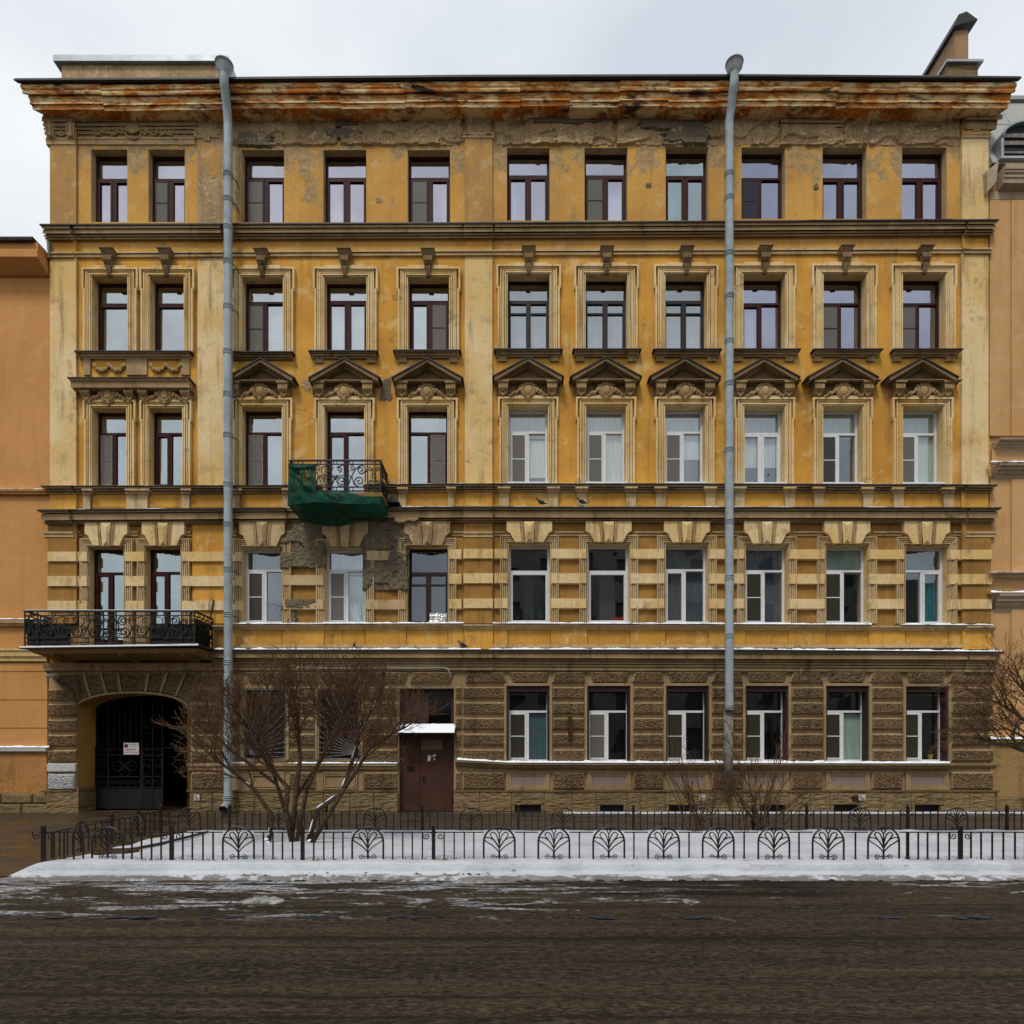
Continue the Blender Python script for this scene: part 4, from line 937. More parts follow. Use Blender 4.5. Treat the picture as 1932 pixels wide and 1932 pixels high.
# shared hood over the left pair of the third storey
mb = MB(); mb.band(147, 367, [(.34, 2), (.32, 6), (.29, 8), (.28, 19), (.20, 21), (.18, 24), (.12, 26)], 712); hd = part('hood_moulding', mb, 'mould')
mb = MB(); mb.band(144, 370, [(.36, 0), (.36, 2)], 711); part('flashing', mb, 'roof', parent=hd)
mb = MB(); mb.box(156, 358, 736, 752, .03); part('frieze_panel', mb, 'pedim', parent=hd)
for x in (205.5, 312): at('cartouche', cart, x, 746, hd, .08)
for x, s_ in ((164, -1), (246, 1), (272, -1), (352, 1)): at('bracket', br[s_], x, 742, hd)
# fruit festoons under the left sills, scrollwork in the top frieze, corner consoles
def festoon_mesh():
    mb = MB(); s = 1 / PXM
    for sx in (-1, 1):
        for k_ in range(12):
            u = k_ / 11; dz = -9 * math.sin(math.pi * u)
            for q in range(2): mb.ball((sx * (2 + 25 * u + rnd.uniform(-1, 1)) * s, -.03 - rnd.uniform(0, .03), (3 + dz + rnd.uniform(-2, 2)) * s), rnd.uniform(2.2, 3.2) * s, .04, rnd.uniform(2.2, 3.2) * s, 7, 4)
    for x in (-28, 0, 28): mb.ball((x * s, -.05, 4 * s), 4 * s, .04, 4 * s, 8, 5)
    return mb.mesh('festoon', M['carved'])
fm = festoon_mesh(); at('festoon', fm, 204, 691); at('festoon', fm, 311, 691)
def spiral(cx, cz, r0, r1, a0, turns, y, n=18):
    return [(cx + lerp(r0, r1, k_ / n) * math.cos(a0 + turns * 2 * math.pi * k_ / n), y, cz + lerp(r0, r1, k_ / n) * math.sin(a0 + turns * 2 * math.pi * k_ / n)) for k_ in range(n + 1)]
def scrollwork_mesh():
    mb = MB(); s = 1 / PXM
    for sx in (-1, 1):
        for k_ in range(4):
            cx = sx * (22 + 16 * k_) * s; up = 1 if k_ % 2 else -1
            mb.tube([(a, b, c * 1) for a, b, c in spiral(cx, 0, 9 * s, 1.5 * s, math.pi * (0 if sx < 0 else 1), 1.3 * up * sx, -.05)], [.022 - .0006 * q for q in range(19)], 5)
            for q in range(4): mb.ball((cx + rnd.uniform(-6, 6) * s, -.04, rnd.uniform(-7, 7) * s), 3.4 * s, .03, 2 * s, 6, 4)
    for k_ in range(7):
        a = math.pi * (k_ + .5) / 7; mb.tube([(0, -.06, -5 * s), (13 * s * math.cos(a), -.08, (-3 + 13 * math.sin(a)) * s)], [.02, .038], 6)
    mb.tube([(15 * s * math.cos(t), -.05, (-2 + 13 * math.sin(t)) * s) for t in [math.pi * 2 * q / 16 for q in range(17)]], .02, 5)
    return mb.mesh('scrollwork', M['carved'])
link('frieze_scrollwork', scrollwork_mesh(), B, (X(252, .05), -.02, Z(248, .05)))
def corner_mesh():
    mb = MB(); s = 1 / PXM
    for x in (-19, 19):
        mb.wbox((x - 8) * s, (x + 8) * s, -.05, 0, -18 * s, 18 * s); mb.wbox((x - 9) * s, (x + 9) * s, -.16, 0, 14 * s, 18 * s)
        for k_ in range(6): mb.ball((x * s, -.09 + .004 * k_, (10 - 5 * k_) * s), (6 - .4 * k_) * s, .05, 3.4 * s, 8, 4)
        for e in (-7, 7): mb.tube([((x + e) * s, -.07, 14 * s), ((x + e) * s, -.10, 4 * s), ((x + e * .8) * s, -.07, -16 * s)], .018, 5)
    mb.tube([(7 * s * math.cos(t), -.03, (-6 + 7 * math.sin(t)) * s) for t in [2 * math.pi * q / 14 for q in range(15)]], .018, 5); mb.ball((0, -.03, -6 * s), 3 * s, .03, 3 * s)
    return mb.mesh('corner_console', M['cream_dirty'])
link('corner_console', corner_mesh(), B, (X(116, .1), -.075, Z(243, .1)))
# three-part keystones of the second storey
for i in range(11):
    a, b, c, d = R2[i]; cx = (a + b) / 2; k_ = .93 if i < 2 else 1; y0 = 983 if i > 1 else 982 + 3; y1 = c - 3
    mat = ['cream', 'cream', 'cream_dirty', 'cream_dirty', 'crumble'][i] if i < 5 else 'cream'
    yb = lerp(y0, y1, .58)
    kr = None
    mb = MB()
    for sx in (-1, 1):
        f = lambda pts: [(cx + sx * x * k_, y) for x, y in pts][::(1 if sx > 0 else -1)]
        mb.prism(f([(12, y0), (43, y0), (43, yb - 4), (36, yb), (27, y1), (9.5, y1)]), .14)
    kr = part('keystone', mb, mat)
    mb = MB(); q = [(-19, y0 + 1), (19, y0 + 1), (11.5, y1 - 1), (-11.5, y1 - 1)]; q2 = [(-9.5, y0 - 0), (9.5, y0 - 0)]
    def P(x, y, p): return (X(cx + x * k_, p), -p, Z(y, p))
    v = [P(-11, y0 + .5, .16), P(11, y0 + .5, .16), P(7.5, y1 + 2, .16), P(-7.5, y1 + 2, .16), P(0, y0 + 9, .24), P(0, y1 - 7, .24)]
    v += [P(-11, y0 + .5, .0), P(11, y0 + .5, .0), P(7.5, y1 + 2, .0), P(-7.5, y1 + 2, .0)]
    mb.add(v, [(0, 4, 1), (1, 4, 5, 2), (2, 5, 3), (3, 5, 4, 0), (0, 1, 7, 6), (1, 2, 8, 7), (2, 3, 9, 8), (3, 0, 6, 9)])
    part('wedge_stone', mb, mat if i != 2 else 'crumble', parent=kr)
    mb = MB()
    for sx in (-1, 1):
        f = lambda pts: [(cx + sx * x * k_, y) for x, y in pts][::(1 if sx > 0 else -1)]
        for o in (0, 3.2): mb.prism(f([(13.2 + o, y0 + 1), (15.4 + o, y0 + 1), (11.2 + o, y1 + 1), (9.2 + o, y1 + 1)]), .155)
    part('fillet', mb, 'mould', parent=kr)
# string between the keystones at the second storey
KS = [((R2[i][0] + R2[i][1]) / 2) for i in range(11)]
sg = [(145, KS[0] - 45), (KS[0] + 45, KS[1] - 45), (KS[1] + 45, 362), (437, KS[2] - 47)] + [(KS[i] + 47, KS[i + 1] - 47) for i in (2, 3)] + [(KS[4] + 47, 875), (931, KS[5] - 47)] + [(KS[i] + 47, KS[i + 1] - 47) for i in range(5, 10)] + [(KS[10] + 47, 1815)]
for a, b in sg: run('string_course', [(.06, 0), (.06, 3), (.03, 5), (.03, 9), (.01, 10)], lambda x: 1002, [(a, b)], 'mould')

# ------------------------------------------------------------------ entrance door, transom, canopy
dx0, dx1, _, dz1 = DOOR
zc = Z(1372, .0)
mb = MB(); frame_rect(mb, dx0 + .005, dx1 - .005, zc, dz1 - .005, .09, .18, .28); tw = part('transom_window', mb, 'door_wood')
mb = MB(); rbox(mb, dx0 + .1, lerp(dx0, dx1, .52), zc + .1, dz1 - .1, .20, .26); part('transom_panel', mb, 'door_wood', parent=tw)
pane(tw, lerp(dx0, dx1, .53), dx1 - .1, zc + .12, dz1 - .1, .23, 'g_low')
mb = MB(); frame_rect(mb, dx0 + .004, dx1 - .004, .01, zc - .005, .06, .13, .25); dr = part('entrance_door', mb, 'door')
xm = lerp(dx0, dx1, .36)
mb = MB(); rbox(mb, dx0 + .065, xm - .006, .03, zc - .07, .155, .2); part('door_leaf', mb, 'door', parent=dr)
mb = MB(); rbox(mb, xm + .006, dx1 - .065, .03, zc - .07, .15, .2); part('door_leaf', mb, 'door', parent=dr)
mb = MB(); mb.tube([(xm + .10, .15, .92), (xm + .10, .09, .92)], .028, 8); mb.ball((xm + .10, .085, .92), .035); part('door_knob', mb, 'iron', parent=dr)
mb = MB(); rbox(mb, dx0 + .19, dx0 + .36, 1.10, 1.21, .125, .153); part('intercom', mb, 'gate', parent=dr)
for z in (.25, 1.6):
    mb = MB(); mb.tube([(dx1 - .055, .12, z), (dx1 - .055, .12, z + .14)], .018, 6); part('hinge', mb, 'iron', parent=dr)
# canopy: sloping corrugated sheet carrying snow
cz = Z(1371, .1)
mb = MB(); xa, xb = X(747, .30), X(857, .30)
mb.add([(xa, -.42, cz - .165), (xb, -.42, cz - .165), (xb, .1, cz + .07), (xa, .1, cz + .07), (xa, -.42, cz - .185), (xb, -.42, cz - .185), (xb, .1, cz + .05), (xa, .1, cz + .05)], [(0, 1, 2, 3), (7, 6, 5, 4), (0, 4, 5, 1), (1, 5, 6, 2), (2, 6, 7, 3), (3, 7, 4, 0)])
cn_ = part('door_canopy', mb, 'roof')
for x in (xa + .08, xb - .08):
    mb = MB(); mb.tube([(x, -.38, cz - .18), (x, .0, cz - .36)], .014, 5); part('canopy_strut', mb, 'iron', parent=cn_)
mb = MB().grid(40, 8, lambda u, v: (lerp(xa - .01, xb + .01, u), lerp(-.43, .09, v), cz - .165 + .23 * v + (.02 + .012 * math.sin(u * 90) * (v < .2) + .01 * nz((u * 9, v * 4, 0))) * (0 if v == 0 else 1)))
kind(obj('canopy_snow', mb, M['ledge_snow'], smooth=True), 'stuff')
# gate leaves: framed grilles with sheet bottoms, right leaf missing
gy = .60
gx = [AX0 + .01] + [X(q, -gy) for q in (204.5, 267, 288, 307)]
gt_ = part('gate', (lambda m: [frame_rect(m, a, b, .05, Z(1412, -gy), .035, gy, gy + .04) for a, b in ((gx[0], gx[2]), (gx[2] + .01, gx[4]))] and m)(MB()), 'gate')
zk, zm, zl = Z(1489 + 21, -gy), Z(1412, -gy), Z(1395, -gy)
zk = Z(1486, -gy); zmid = Z(1425, -gy)
for a, b in ((gx[0], gx[2]), (gx[2] + .01, gx[4])):
    mb = MB(); rbox(mb, a + .036, b - .036, .09, zk - .03, gy + .005, gy + .02); part('kick_sheet', mb, 'gate', parent=gt_)
mb = MB()
for z in (zk, zk + .30, zmid, zmid + .2): mb.wbox(gx[0], gx[4], gy - .008, gy + .03, z - .014, z + .014)
mb.wbox(AX0, AX1, gy - .008, gy + .03, Z(1412, -gy), Z(1412, -gy) + .03)
for x in gx[1:]: mb.wbox(x - .014, x + .014, gy - .008, gy + .03, .1, arch(x) - .02)
for k_ in range(1, 6):
    x = lerp(gx[1], gx[2], k_ / 6); mb.wbox(x - .009, x + .009, gy, gy + .02, zmid + .2, arch(x) - .02)
part('gate_rail', mb, 'gate', parent=gt_)
mb = MB()
gcx, gcz = (gx[1] + gx[2]) / 2, (zk + .30 + zmid) / 2
for k_ in range(4):
    a = k_ * math.pi / 2; mb.tube([(gcx + .17 * math.cos(a) + .15 * math.cos(t), gy, gcz + .15 * math.sin(a) + .13 * math.sin(t)) for t in [2 * math.pi * q / 18 for q in range(19)]], .009, 4)
for k_ in range(8):
    a = k_ * math.pi / 4; mb.tube([(gcx, gy, gcz), (gcx + .24 * math.cos(a), gy, gcz + .22 * math.sin(a))], .007, 4)
for x0, x1 in zip(gx, gx[1:]):
    c = (x0 + x1) / 2; h = (x1 - x0) / 2 - .02
    for z0, z1 in ((zk + .32, zmid - .02), (zmid + .22, Z(1335, -gy))):
        if x1 - x0 > .6: continue
        m_ = (z0 + z1) / 2
        mb.tube([(c, gy, z0), (c + h, gy, m_ - .15), (c, gy, m_ + .12 - .3), (c - h, gy, m_ - .15), (c, gy, z0)], .007, 4)
        mb.tube([(c, gy, z1), (c + h, gy, m_ + .15), (c, gy, m_ + .18), (c - h, gy, m_ + .15), (c, gy, z1)], .007, 4)
        for sx in (-1, 1):
            mb.tube(spiral(c + sx * h * .5, m_, h * .45, .015, math.pi / 2, 1.4 * sx, gy), .007, 4); mb.tube(spiral(c + sx * h * .5, m_ + .14, h * .4, .015, -math.pi / 2, 1.3 * sx, gy), .007, 4)
for k_ in range(9):
    c = lerp(gx[0] + .08, gx[4] - .08, k_ / 8); mb.tube([(c + .07 * math.cos(t), gy, zmid + .1 + .07 * math.sin(t)) for t in [2 * math.pi * q / 10 for q in range(11)]], .007, 4)
    for sx in (-1, 1): mb.tube(spiral(c + sx * .05, zk + .15, .06, .01, 0, 1.3 * sx, gy), .007, 4); mb.tube([(c, gy, zk + .02), (c + sx * .1, gy, zk + .15), (c, gy, zk + .28)], .006, 4)
for sx in (-1, 1):
    mb.tube([(gcx, gy, zmid + .4), (gcx + sx * .14, gy, zmid + .75)], .007, 4); mb.tube(spiral(gcx + sx * .07, zmid + .42, .07, .012, math.pi / 2, 1.4 * sx, gy), .007, 4); mb.tube(spiral(gcx + sx * .14, zmid + .83, .08, .012, -math.pi / 2, 1.4 * sx, gy), .007, 4)
kind(part('gate_grille', mb, 'gate', parent=gt_), 'stuff')
# sunburst grilles of the two low windows
for i, side in ((0, -1), (1, 1)):
    x0, x1, z0, z1 = ops[1][i]; mb = MB(); frame_rect(mb, x0 + .01, x1 - .01, z0 + .01, z1 - .01, .022, -.075, -.05)
    g_ = part('window_grille', mb, 'grey_frame')
    ox = x0 + .03 if side < 0 else x1 - .03; oz = z0 + .16
    mb = MB()
    for k_ in range(15):
        a = R(-6 + 102 * k_ / 14); L_ = 2.0
        dx, dz = math.cos(a) * -side, math.sin(a)
        t = min(((x1 - .02 - ox) if dx > 0 else (ox - x0 - .02)) / max(1e-6, abs(dx)), (z1 - .02 - oz) / dz if dz > 1e-6 else (oz - z0 - .02) / max(1e-6, -dz))
        mb.tube([(ox + dx * .14, -.062, oz + dz * .14), (ox + dx * t, -.062, oz + dz * t)], .0085, 5)
    mb.tube([(ox - side * .15 * math.cos(R(q)), -.065, oz + .15 * math.sin(R(q))) for q in range(-8, 99, 12)], .012, 5)
    part('grille_bar', mb, 'rust_bar' if False else 'grey_frame', parent=g_)

# ------------------------------------------------------------------ balconies
def railing(bal, p, xl, xr, ztop, z2, z3, z4, mids, wide, side_to):
    y = -p; r = .0165
    mb = MB(); xs = [xl] + mids + [xr]
    for z, q in ((ztop, .02), (z2, .012), (z3, .012), (z4, .014)): mb.wbox(xl - .02, xr + .02, y - q, y + q, z - q, z + q)
    for sx, xx in ((-1, xl), (1, xr)):
        for z, q in ((ztop, .02), (z2, .012), (z3, .012), (z4, .014)): mb.wbox(xx - q, xx + q, y + .02, -side_to, z - q, z + q)
    part('rail', mb, 'iron', parent=bal)
    for x in xs:
        mb = MB(); mb.wbox(x - .013, x + .013, y - .013, y + .013, z4 - .10, ztop); part('baluster', mb, 'iron', parent=bal)
    def scrolls(mb, a, b, P):
        zc_ = (z2 + z3) / 2; H = (z2 - z3) / 2; m_ = (a + b) / 2; W_ = (b - a) / 2
        if b - a > .6:
            for sx in (-1, 1):
                S_ = lambda u, v: P(m_ + sx * u * W_, zc_ + v * H)
                sp = lambda u, v, ru, a0, tn, r1=.15, n=22: [S_(u + ru * lerp(1, r1, k_ / n) * math.cos(a0 + tn * 2 * math.pi * k_ / n), v + ru * W_ / H * lerp(1, r1, k_ / n) * math.sin(a0 + tn * 2 * math.pi * k_ / n)) for k_ in range(n + 1)]
                mb.tube(sp(.20, -.42, .17, R(60), -1.6), r, 4); mb.tube([S_(0, -.05), S_(.10, -.02), S_(.30, .0), S_(.43, .35), S_(.40, .75), S_(.22, .92), S_(.04, .72)], r * .8, 4)
                mb.tube([S_(.03, -.35), S_(.10, -.88), S_(.25, -.97), S_(.42, -.72), S_(.50, -.1), S_(.62, .55), S_(.78, .9)], r, 4)
                mb.tube(sp(.80, .50, .155, R(100), -1.7), r, 4); mb.tube(sp(.75, -.50, .17, R(-100), -1.5), r, 4)
                mb.tube([S_(.52, -.1), S_(.58, -.75), S_(.72, -.95)], r, 4); mb.tube([S_(.97, .5), S_(.92, 0.), S_(.93, -.5)], r, 4)
                mb.tube(sp(.13, .55, .09, R(-90), 1.4), r * .8, 4); mb.tube(sp(.52, .72, .09, R(-120), 1.4), r * .8, 4); mb.tube(sp(.38, -.15, .09, R(0), 1.4), r * .8, 4)
                for k_ in range(2): mb.tube([S_(0, -.35), S_(.05 + .06 * k_, .05 - .12 * k_)], r, 4)
        else:
            for sx in (-1, 1):
                S_ = lambda u, v: P(m_ + sx * u * W_, zc_ + v * H)
                sp = lambda u, v, ru, a0, tn, n=16: [S_(u + ru * lerp(1, .2, k_ / n) * math.cos(a0 + tn * 2 * math.pi * k_ / n), v + ru * W_ / H * lerp(1, .2, k_ / n) * math.sin(a0 + tn * 2 * math.pi * k_ / n)) for k_ in range(n + 1)]
                mb.tube([S_(.2, .7), S_(.25, .2), S_(.3, -.2), S_(.15, -.6)], r * .8, 4)
                for v in (.6, -.6): mb.tube(sp(.55, v, .38, R(180), 1.4 * (1 if v > 0 else -1)), r * .8, 4)
            mb.tube([P(m_ + .05 * math.cos(t), zc_ + .05 * math.sin(t)) for t in [2 * math.pi * q / 10 for q in range(11)]], r * .8, 4)
        for zz in ((ztop + z2) / 2, (z3 + z4) / 2):
            for xx in ([m_] if b - a < .6 else [lerp(a, b, .25), m_, lerp(a, b, .75)]):
                mb.tube([P(xx + .045 * math.cos(t), zz + .045 * math.sin(t)) for t in [2 * math.pi * q / 10 for q in range(11)]], r * .7, 4)
    for a, b in zip(xs, xs[1:]):
        mb = MB(); scrolls(mb, a, b, lambda x, z: (x, y, z)); part('scroll_panel', mb, 'iron', parent=bal)
    for xx in (xl, xr):
        mb = MB(); scrolls(mb, y + .02, -side_to, lambda q, z: (xx, q, z)); part('scroll_panel', mb, 'iron', parent=bal)
        mb = MB(); mb.wbox(xx - .012, xx + .012, -side_to - .012, -side_to + .012, z4 - .1, ztop); part('baluster', mb, 'iron', parent=bal)
# large balcony over the gate
p = 1.0; zs = Z(1222, p)
mb = MB()
xl, xr = X(50, p), X(366, p)
mb.add([(xl - .02, -p - .02, zs - .02), (xr + .1, -p - .02, zs - .02), (xr + .1, 0, zs + .02), (xl - .02, 0, zs + .02), (xl + .14, -p + .05, zs - .13), (xr + .0, -p + .05, zs - .13), (xr, 0, zs - .20), (xl + .14, 0, zs - .20)],
       [(0, 1, 2, 3), (7, 6, 5, 4), (0, 4, 5, 1), (1, 5, 6, 2), (3, 7, 4, 0)])
b1 = part('balcony', mb, 'soffit', label='large black iron balcony over the gate arch')
mb = MB(); mb.add([(xl - .16, -p - .08, zs - .035), (xr + .14, -p - .08, zs + .02), (xr + .30, -.02, zs + .03), (xl - .12, 0, zs + .03), (xl - .16, -p - .08, zs - .01), (xr + .14, -p - .08, zs + .05), (xr + .30, -.02, zs + .055), (xl - .12, 0, zs + .055)], [(3, 2, 1, 0), (4, 5, 6, 7), (0, 1, 5, 4), (1, 2, 6, 5), (2, 3, 7, 6), (3, 0, 4, 7)])
part('floor_sheet', mb, 'roof', parent=b1)
for xx in (120, 245, 360):
    mb = MB(); a = X(xx, .5); mb.add([(a - .05, -.92, zs - .13), (a + .05, -.92, zs - .13), (a + .05, 0, zs - .2), (a - .05, 0, zs - .2), (a - .05, -.92, zs - .17), (a + .05, -.92, zs - .17), (a + .05, 0, zs - .28), (a - .05, 0, zs - .28)], [(0, 1, 2, 3), (7, 6, 5, 4), (0, 4, 5, 1), (1, 5, 6, 2), (2, 6, 7, 3), (3, 7, 4, 0)]); part('balcony_beam', mb, 'soffit', parent=b1)
ml_, mr_ = X(47, p), X(367, p)
railing(b1, p, ml_, mr_, Z(1153, p), Z(1161.5, p), Z(1203, p), Z(1212.5, p), [X(q, p) for q in (71, 195, 219, 343)], True, .06)
for a, b in ((49, 131), (280, 366)):
    mb = MB(); mb.wbox(X(a, p), X(b, p), -p + .04, -p + .05, Z(1217, p), Z(1176, p)); part('back_sheet', mb, 'black', parent=b1)
mb = MB(); mb.wbox(mr_ - .05, mr_ - .04, -p + .06, -.1, Z(1217, p), Z(1165, p)); part('back_sheet', mb, 'black', parent=b1)
# small balcony of the third storey
p = .95; zb = 8.02
sl_, sr_ = X(547, p), X(717.6, p)
mb = MB(); mb.wbox(sl_ - .03, sr_ + .05, -p - .03, 0, zb - .12, zb - .02)
b2 = part('balcony', mb, 'soffit', label='small iron balcony wrapped in green netting')
railing(b2, p, sl_, sr_, Z(869, p), Z(876, p), Z(919, p), Z(926.5, p), [X(571, p), X(693.5, p)], True, .05)
mb = MB(); mb.add([(X(733), -.35, Z(957)), (X(758), -.35, Z(957)), (X(745), -.34, Z(940)), (X(733), 0, Z(957)), (X(758), 0, Z(957)), (X(745), 0, Z(940))], [(0, 1, 2), (3, 5, 4), (0, 2, 5, 3), (1, 4, 5, 2)])
part('flashing', mb, 'roof')
# green netting draped round the small balcony
def netting():
    mb = MB()
    def patch4(a, b, c, d, nx, ny, bulge=0, fold=.02, s=0):
        a, b, c, d = map(Vector, (a, b, c, d))
        def fn(u, v):
            q = a.lerp(b, u).lerp(d.lerp(c, u), v); e = math.sin(math.pi * min(1, max(0, u))) * math.sin(math.pi * v)
            m_ = min(1, 6 * min(u, 1 - u, v, 1 - v) + .0)
            n = fold * (nz((q.x * 6 + q.z * 5, q.z * 2.2, s)) + .5 * nz((q.x * 15 + q.z * 11, q.z * 5, s))) * m_
            return (q.x, q.y - bulge * e - n, q.z - .3 * abs(n))
        mb.grid(nx, ny, fn)
    def V(x, y, p): return (X(x, p), -p, Z(y, p))
    A, B_, C_, J = V(545, 877, 1.0), V(597, 876.5, 1.0), V(596.5, 947, 1.06), V(542.4, 953, 1.06)
    D0, D1, E0, E1 = V(596.5, 928, 1.03), V(652, 926.5, 1.05), V(719, 938, 1.06), V(678, 934, 1.05)
    K1, K2 = V(676, 951, 1.08), V(718, 950.5, 1.08)
    patch4(A, B_, C_, J, 16, 26, .03, .09, 1)
    patch4(D0, D1, V(650, 950, 1.08), C_, 18, 12, .01, .07, 2); patch4(D1, E1, K1, V(650, 950, 1.08), 8, 10, .0, .03, 3); patch4(E1, E0, K2, K1, 10, 8, .0, .03, 4)
    I, H_, G, F2 = V(567, 980, .30), V(612.7, 992, .25), V(640, 993, .25), V(732, 976, .6)
    patch4(J, C_, H_, I, 18, 16, .06, .07, 5); patch4(C_, V(650, 950, 1.08), G, H_, 16, 16, .06, .07, 6); patch4(V(650, 950, 1.08), K1, V(685, 986, .3), G, 12, 16, .06, .06, 7); patch4(K1, K2, V(728, 977, .55), V(685, 986, .3), 14, 16, .05, .06, 8)
    patch4(K2, V(721, 938, 1.06), V(733, 972, .65), V(728, 977, .55), 8, 12, .0, .02, 9)
    patch4(V(545, 877, 1.0), J, I, V(556, 890, .1), 12, 12, 0, .03, 10)
    mb.tube([V(543.5, 876, 1.02), V(556, 882, 1.05), V(572, 884, 1.05), V(588, 881, 1.05), V(598, 874.5, 1.02)], [.012, .03, .034, .03, .012], 7)
    o = obj('debris_net', mb, M['net'], smooth=True); return tag(o, 'green debris netting wrapped round the small third storey balcony', 'netting')
netting()

# ------------------------------------------------------------------ roof structures
pk = .3
mb = MB(); mb.wbox(X(116, -pk), X(425, -pk), pk, pk + 2.5, ZR - .1, Z(121, -pk)); at_ = part('roof_parapet', mb, 'crumble')
mb = MB(); mb.wbox(X(105, -pk), X(432, -pk), pk - .10, pk + 2.6, Z(122, -pk), Z(110.5, -pk)); part('parapet_cap', mb, 'zinc', parent=at_)
mb = MB(); a = X(432, -pk); mb.add([(a, pk - .1, Z(110, -pk)), (a + .2, pk - .1, ZR - .05), (a - .3, pk - .1, ZR - .05), (a, pk + 2, Z(110, -pk)), (a + .2, pk + 2, ZR - .05), (a - .3, pk + 2, ZR - .05)], [(0, 1, 2), (3, 5, 4), (0, 3, 4, 1), (1, 4, 5, 2), (2, 5, 3, 0)]); part('parapet_flashing', mb, 'zinc', parent=at_)
q = .9
fw_ = plaster('firewall_plaster', (.36, .22, .12), (.29, .175, .095), (.25, .17, .1), (.10, .07, .045), .5, .0, .5, .5, 3.)
mb = MB(); x0, x1 = X(1801.5, -q), X(1827, -q); mb.wbox(x0, x1, q, 11, ZR - .2, Z(57, -q)); fwl = part('firewall', mb, fw_)
mb = MB(); zt = Z(58, -q); xc = (x0 + x1) / 2
mb.add([(x0 - .10, q - .12, zt), (x1 + .18, q - .12, zt + .18), (xc + .06, q - .12, zt + .40), (xc - .16, q - .12, zt + .32), (x0 - .10, 11, zt), (x1 + .18, 11, zt + .18), (xc + .06, 11, zt + .40), (xc - .16, 11, zt + .32)], [(0, 1, 2, 3), (7, 6, 5, 4), (0, 4, 5, 1), (1, 5, 6, 2), (2, 6, 7, 3), (3, 7, 4, 0)])
part('firewall_cap', mb, 'roof', parent=fwl)
q = .35
mb = MB(); mb.wbox(X(1786, -q), X(1845, -q), q, q + 1.2, ZR - .2, Z(121, -q)); ch = part('chimney', mb, 'lime')
mb = MB(); mb.wbox(X(1783, -q), X(1852, -q), q - .08, q + 1.3, Z(121.5, -q), Z(117, -q)); mb.wbox(X(1785, -q), X(1842, -q), q + .05, q + 1.3, Z(116.8, -q), Z(112.5, -q)); part('chimney_cap', mb, 'zinc', parent=ch)

# ------------------------------------------------------------------ drainpipes
def drainpipe(xc, top, bends, yv, yend, label, foot):
    p = .40
    t = thing('drainpipe', label, 'drainpipe', (X(xc, p), -p, Z(yend, p)))
    pts = [(X(x, q), -q, Z(y, q)) for x, y, q in bends]
    fx, fy, fz = pts[0]
    mb = MB(); mb.lathe((fx, fy, fz), [(.10, -.06), (.105, 0), (.20, .14), (.205, .225), (.222, .23), (.222, .255), (.195, .245), (.1, .05)], 18); obj('hopper', mb, M['pipe_bare'], t, True)
    mb = MB(); mb.tube(pts, .105, 14, False); obj('pipe_bend', mb, M['pipe'], t, True)
    cuts = yv; x_, y_ = pts[-1][0], -p
    for a, b in zip(cuts, cuts[1:]):
        mb = MB(); mb.tube([(x_, y_, Z(a, p)), (x_, y_, Z(b, p) + .0)], .107, 16, False, r1=.104); obj('pipe_section', mb, M['pipe'], t, True)
        mb = MB(); z = Z(b, p)
        for dz in (-.05, .0, .05): mb.lathe((x_, y_, z + dz), [(.108, -.012), (.122, -.006), (.122, .006), (.108, .012)], 14)
        obj('pipe_collar', mb, M['pipe'], t, True)
        mb = MB(); mb.tube([(x_ + .1, y_ + .02, z - .03), (x_ + .16, y_ + .15, z - .03), (x_ + .13, -.02, z - .03)], .012, 5); obj('clamp', mb, M['iron'], t)
    if foot:
        z = Z(yend, p)
        mb = MB(); mb.tube([(x_, y_, z + .10), (x_, y_, z), (x_ - .01, y_ - .06, z - .10), (x_ - .02, y_ - .22, z - .20)], [.105, .105, .112, .125], 14, False); obj('outlet', mb, M['pipe_bare'], t, True)
        mb = MB(); mb.tube([(x_ - .019, y_ - .20, z - .19), (x_ - .02, y_ - .205, z - .192)], [.118, .118], 14); obj('outlet_mouth', mb, M['black'], t)
    return t
drainpipe(430.5, 0, [(423, 140, .72), (423, 158, .72), (424.5, 168, .68), (428, 200, .50), (430, 228, .42), (430.5, 240, .40)], [236, 331, 378, 431, 495, 580, 665, 745, 822, 915, 990, 1075, 1160, 1250, 1330, 1412, 1505], 1512, 'long grey drainpipe at the left reaching from roof to pavement behind the bare tree', True)
dp = drainpipe(1376, 0, [(1385.5, 138, .72), (1385, 156, .72), (1383, 168, .68), (1379, 205, .50), (1376.5, 226, .42), (1376, 238, .40)], [234, 330, 375, 480, 560, 645, 725, 850, 985, 1090, 1200, 1335], 1335, 'grey drainpipe right of the middle ending above the ground floor sill', False)
mb = MB(); x_ = X(1374.5, .3); mb.tube([(x_, -.30, Z(1338, .3)), (x_, -.30, Z(1492, .3))], .115, 12); M['old_pipe'] = simple('stained_old_pipe', (.24, .215, .18), .8, .15, 0, .55, .3, 6)
obj('lower_pipe', mb, M['old_pipe'], dp, True)

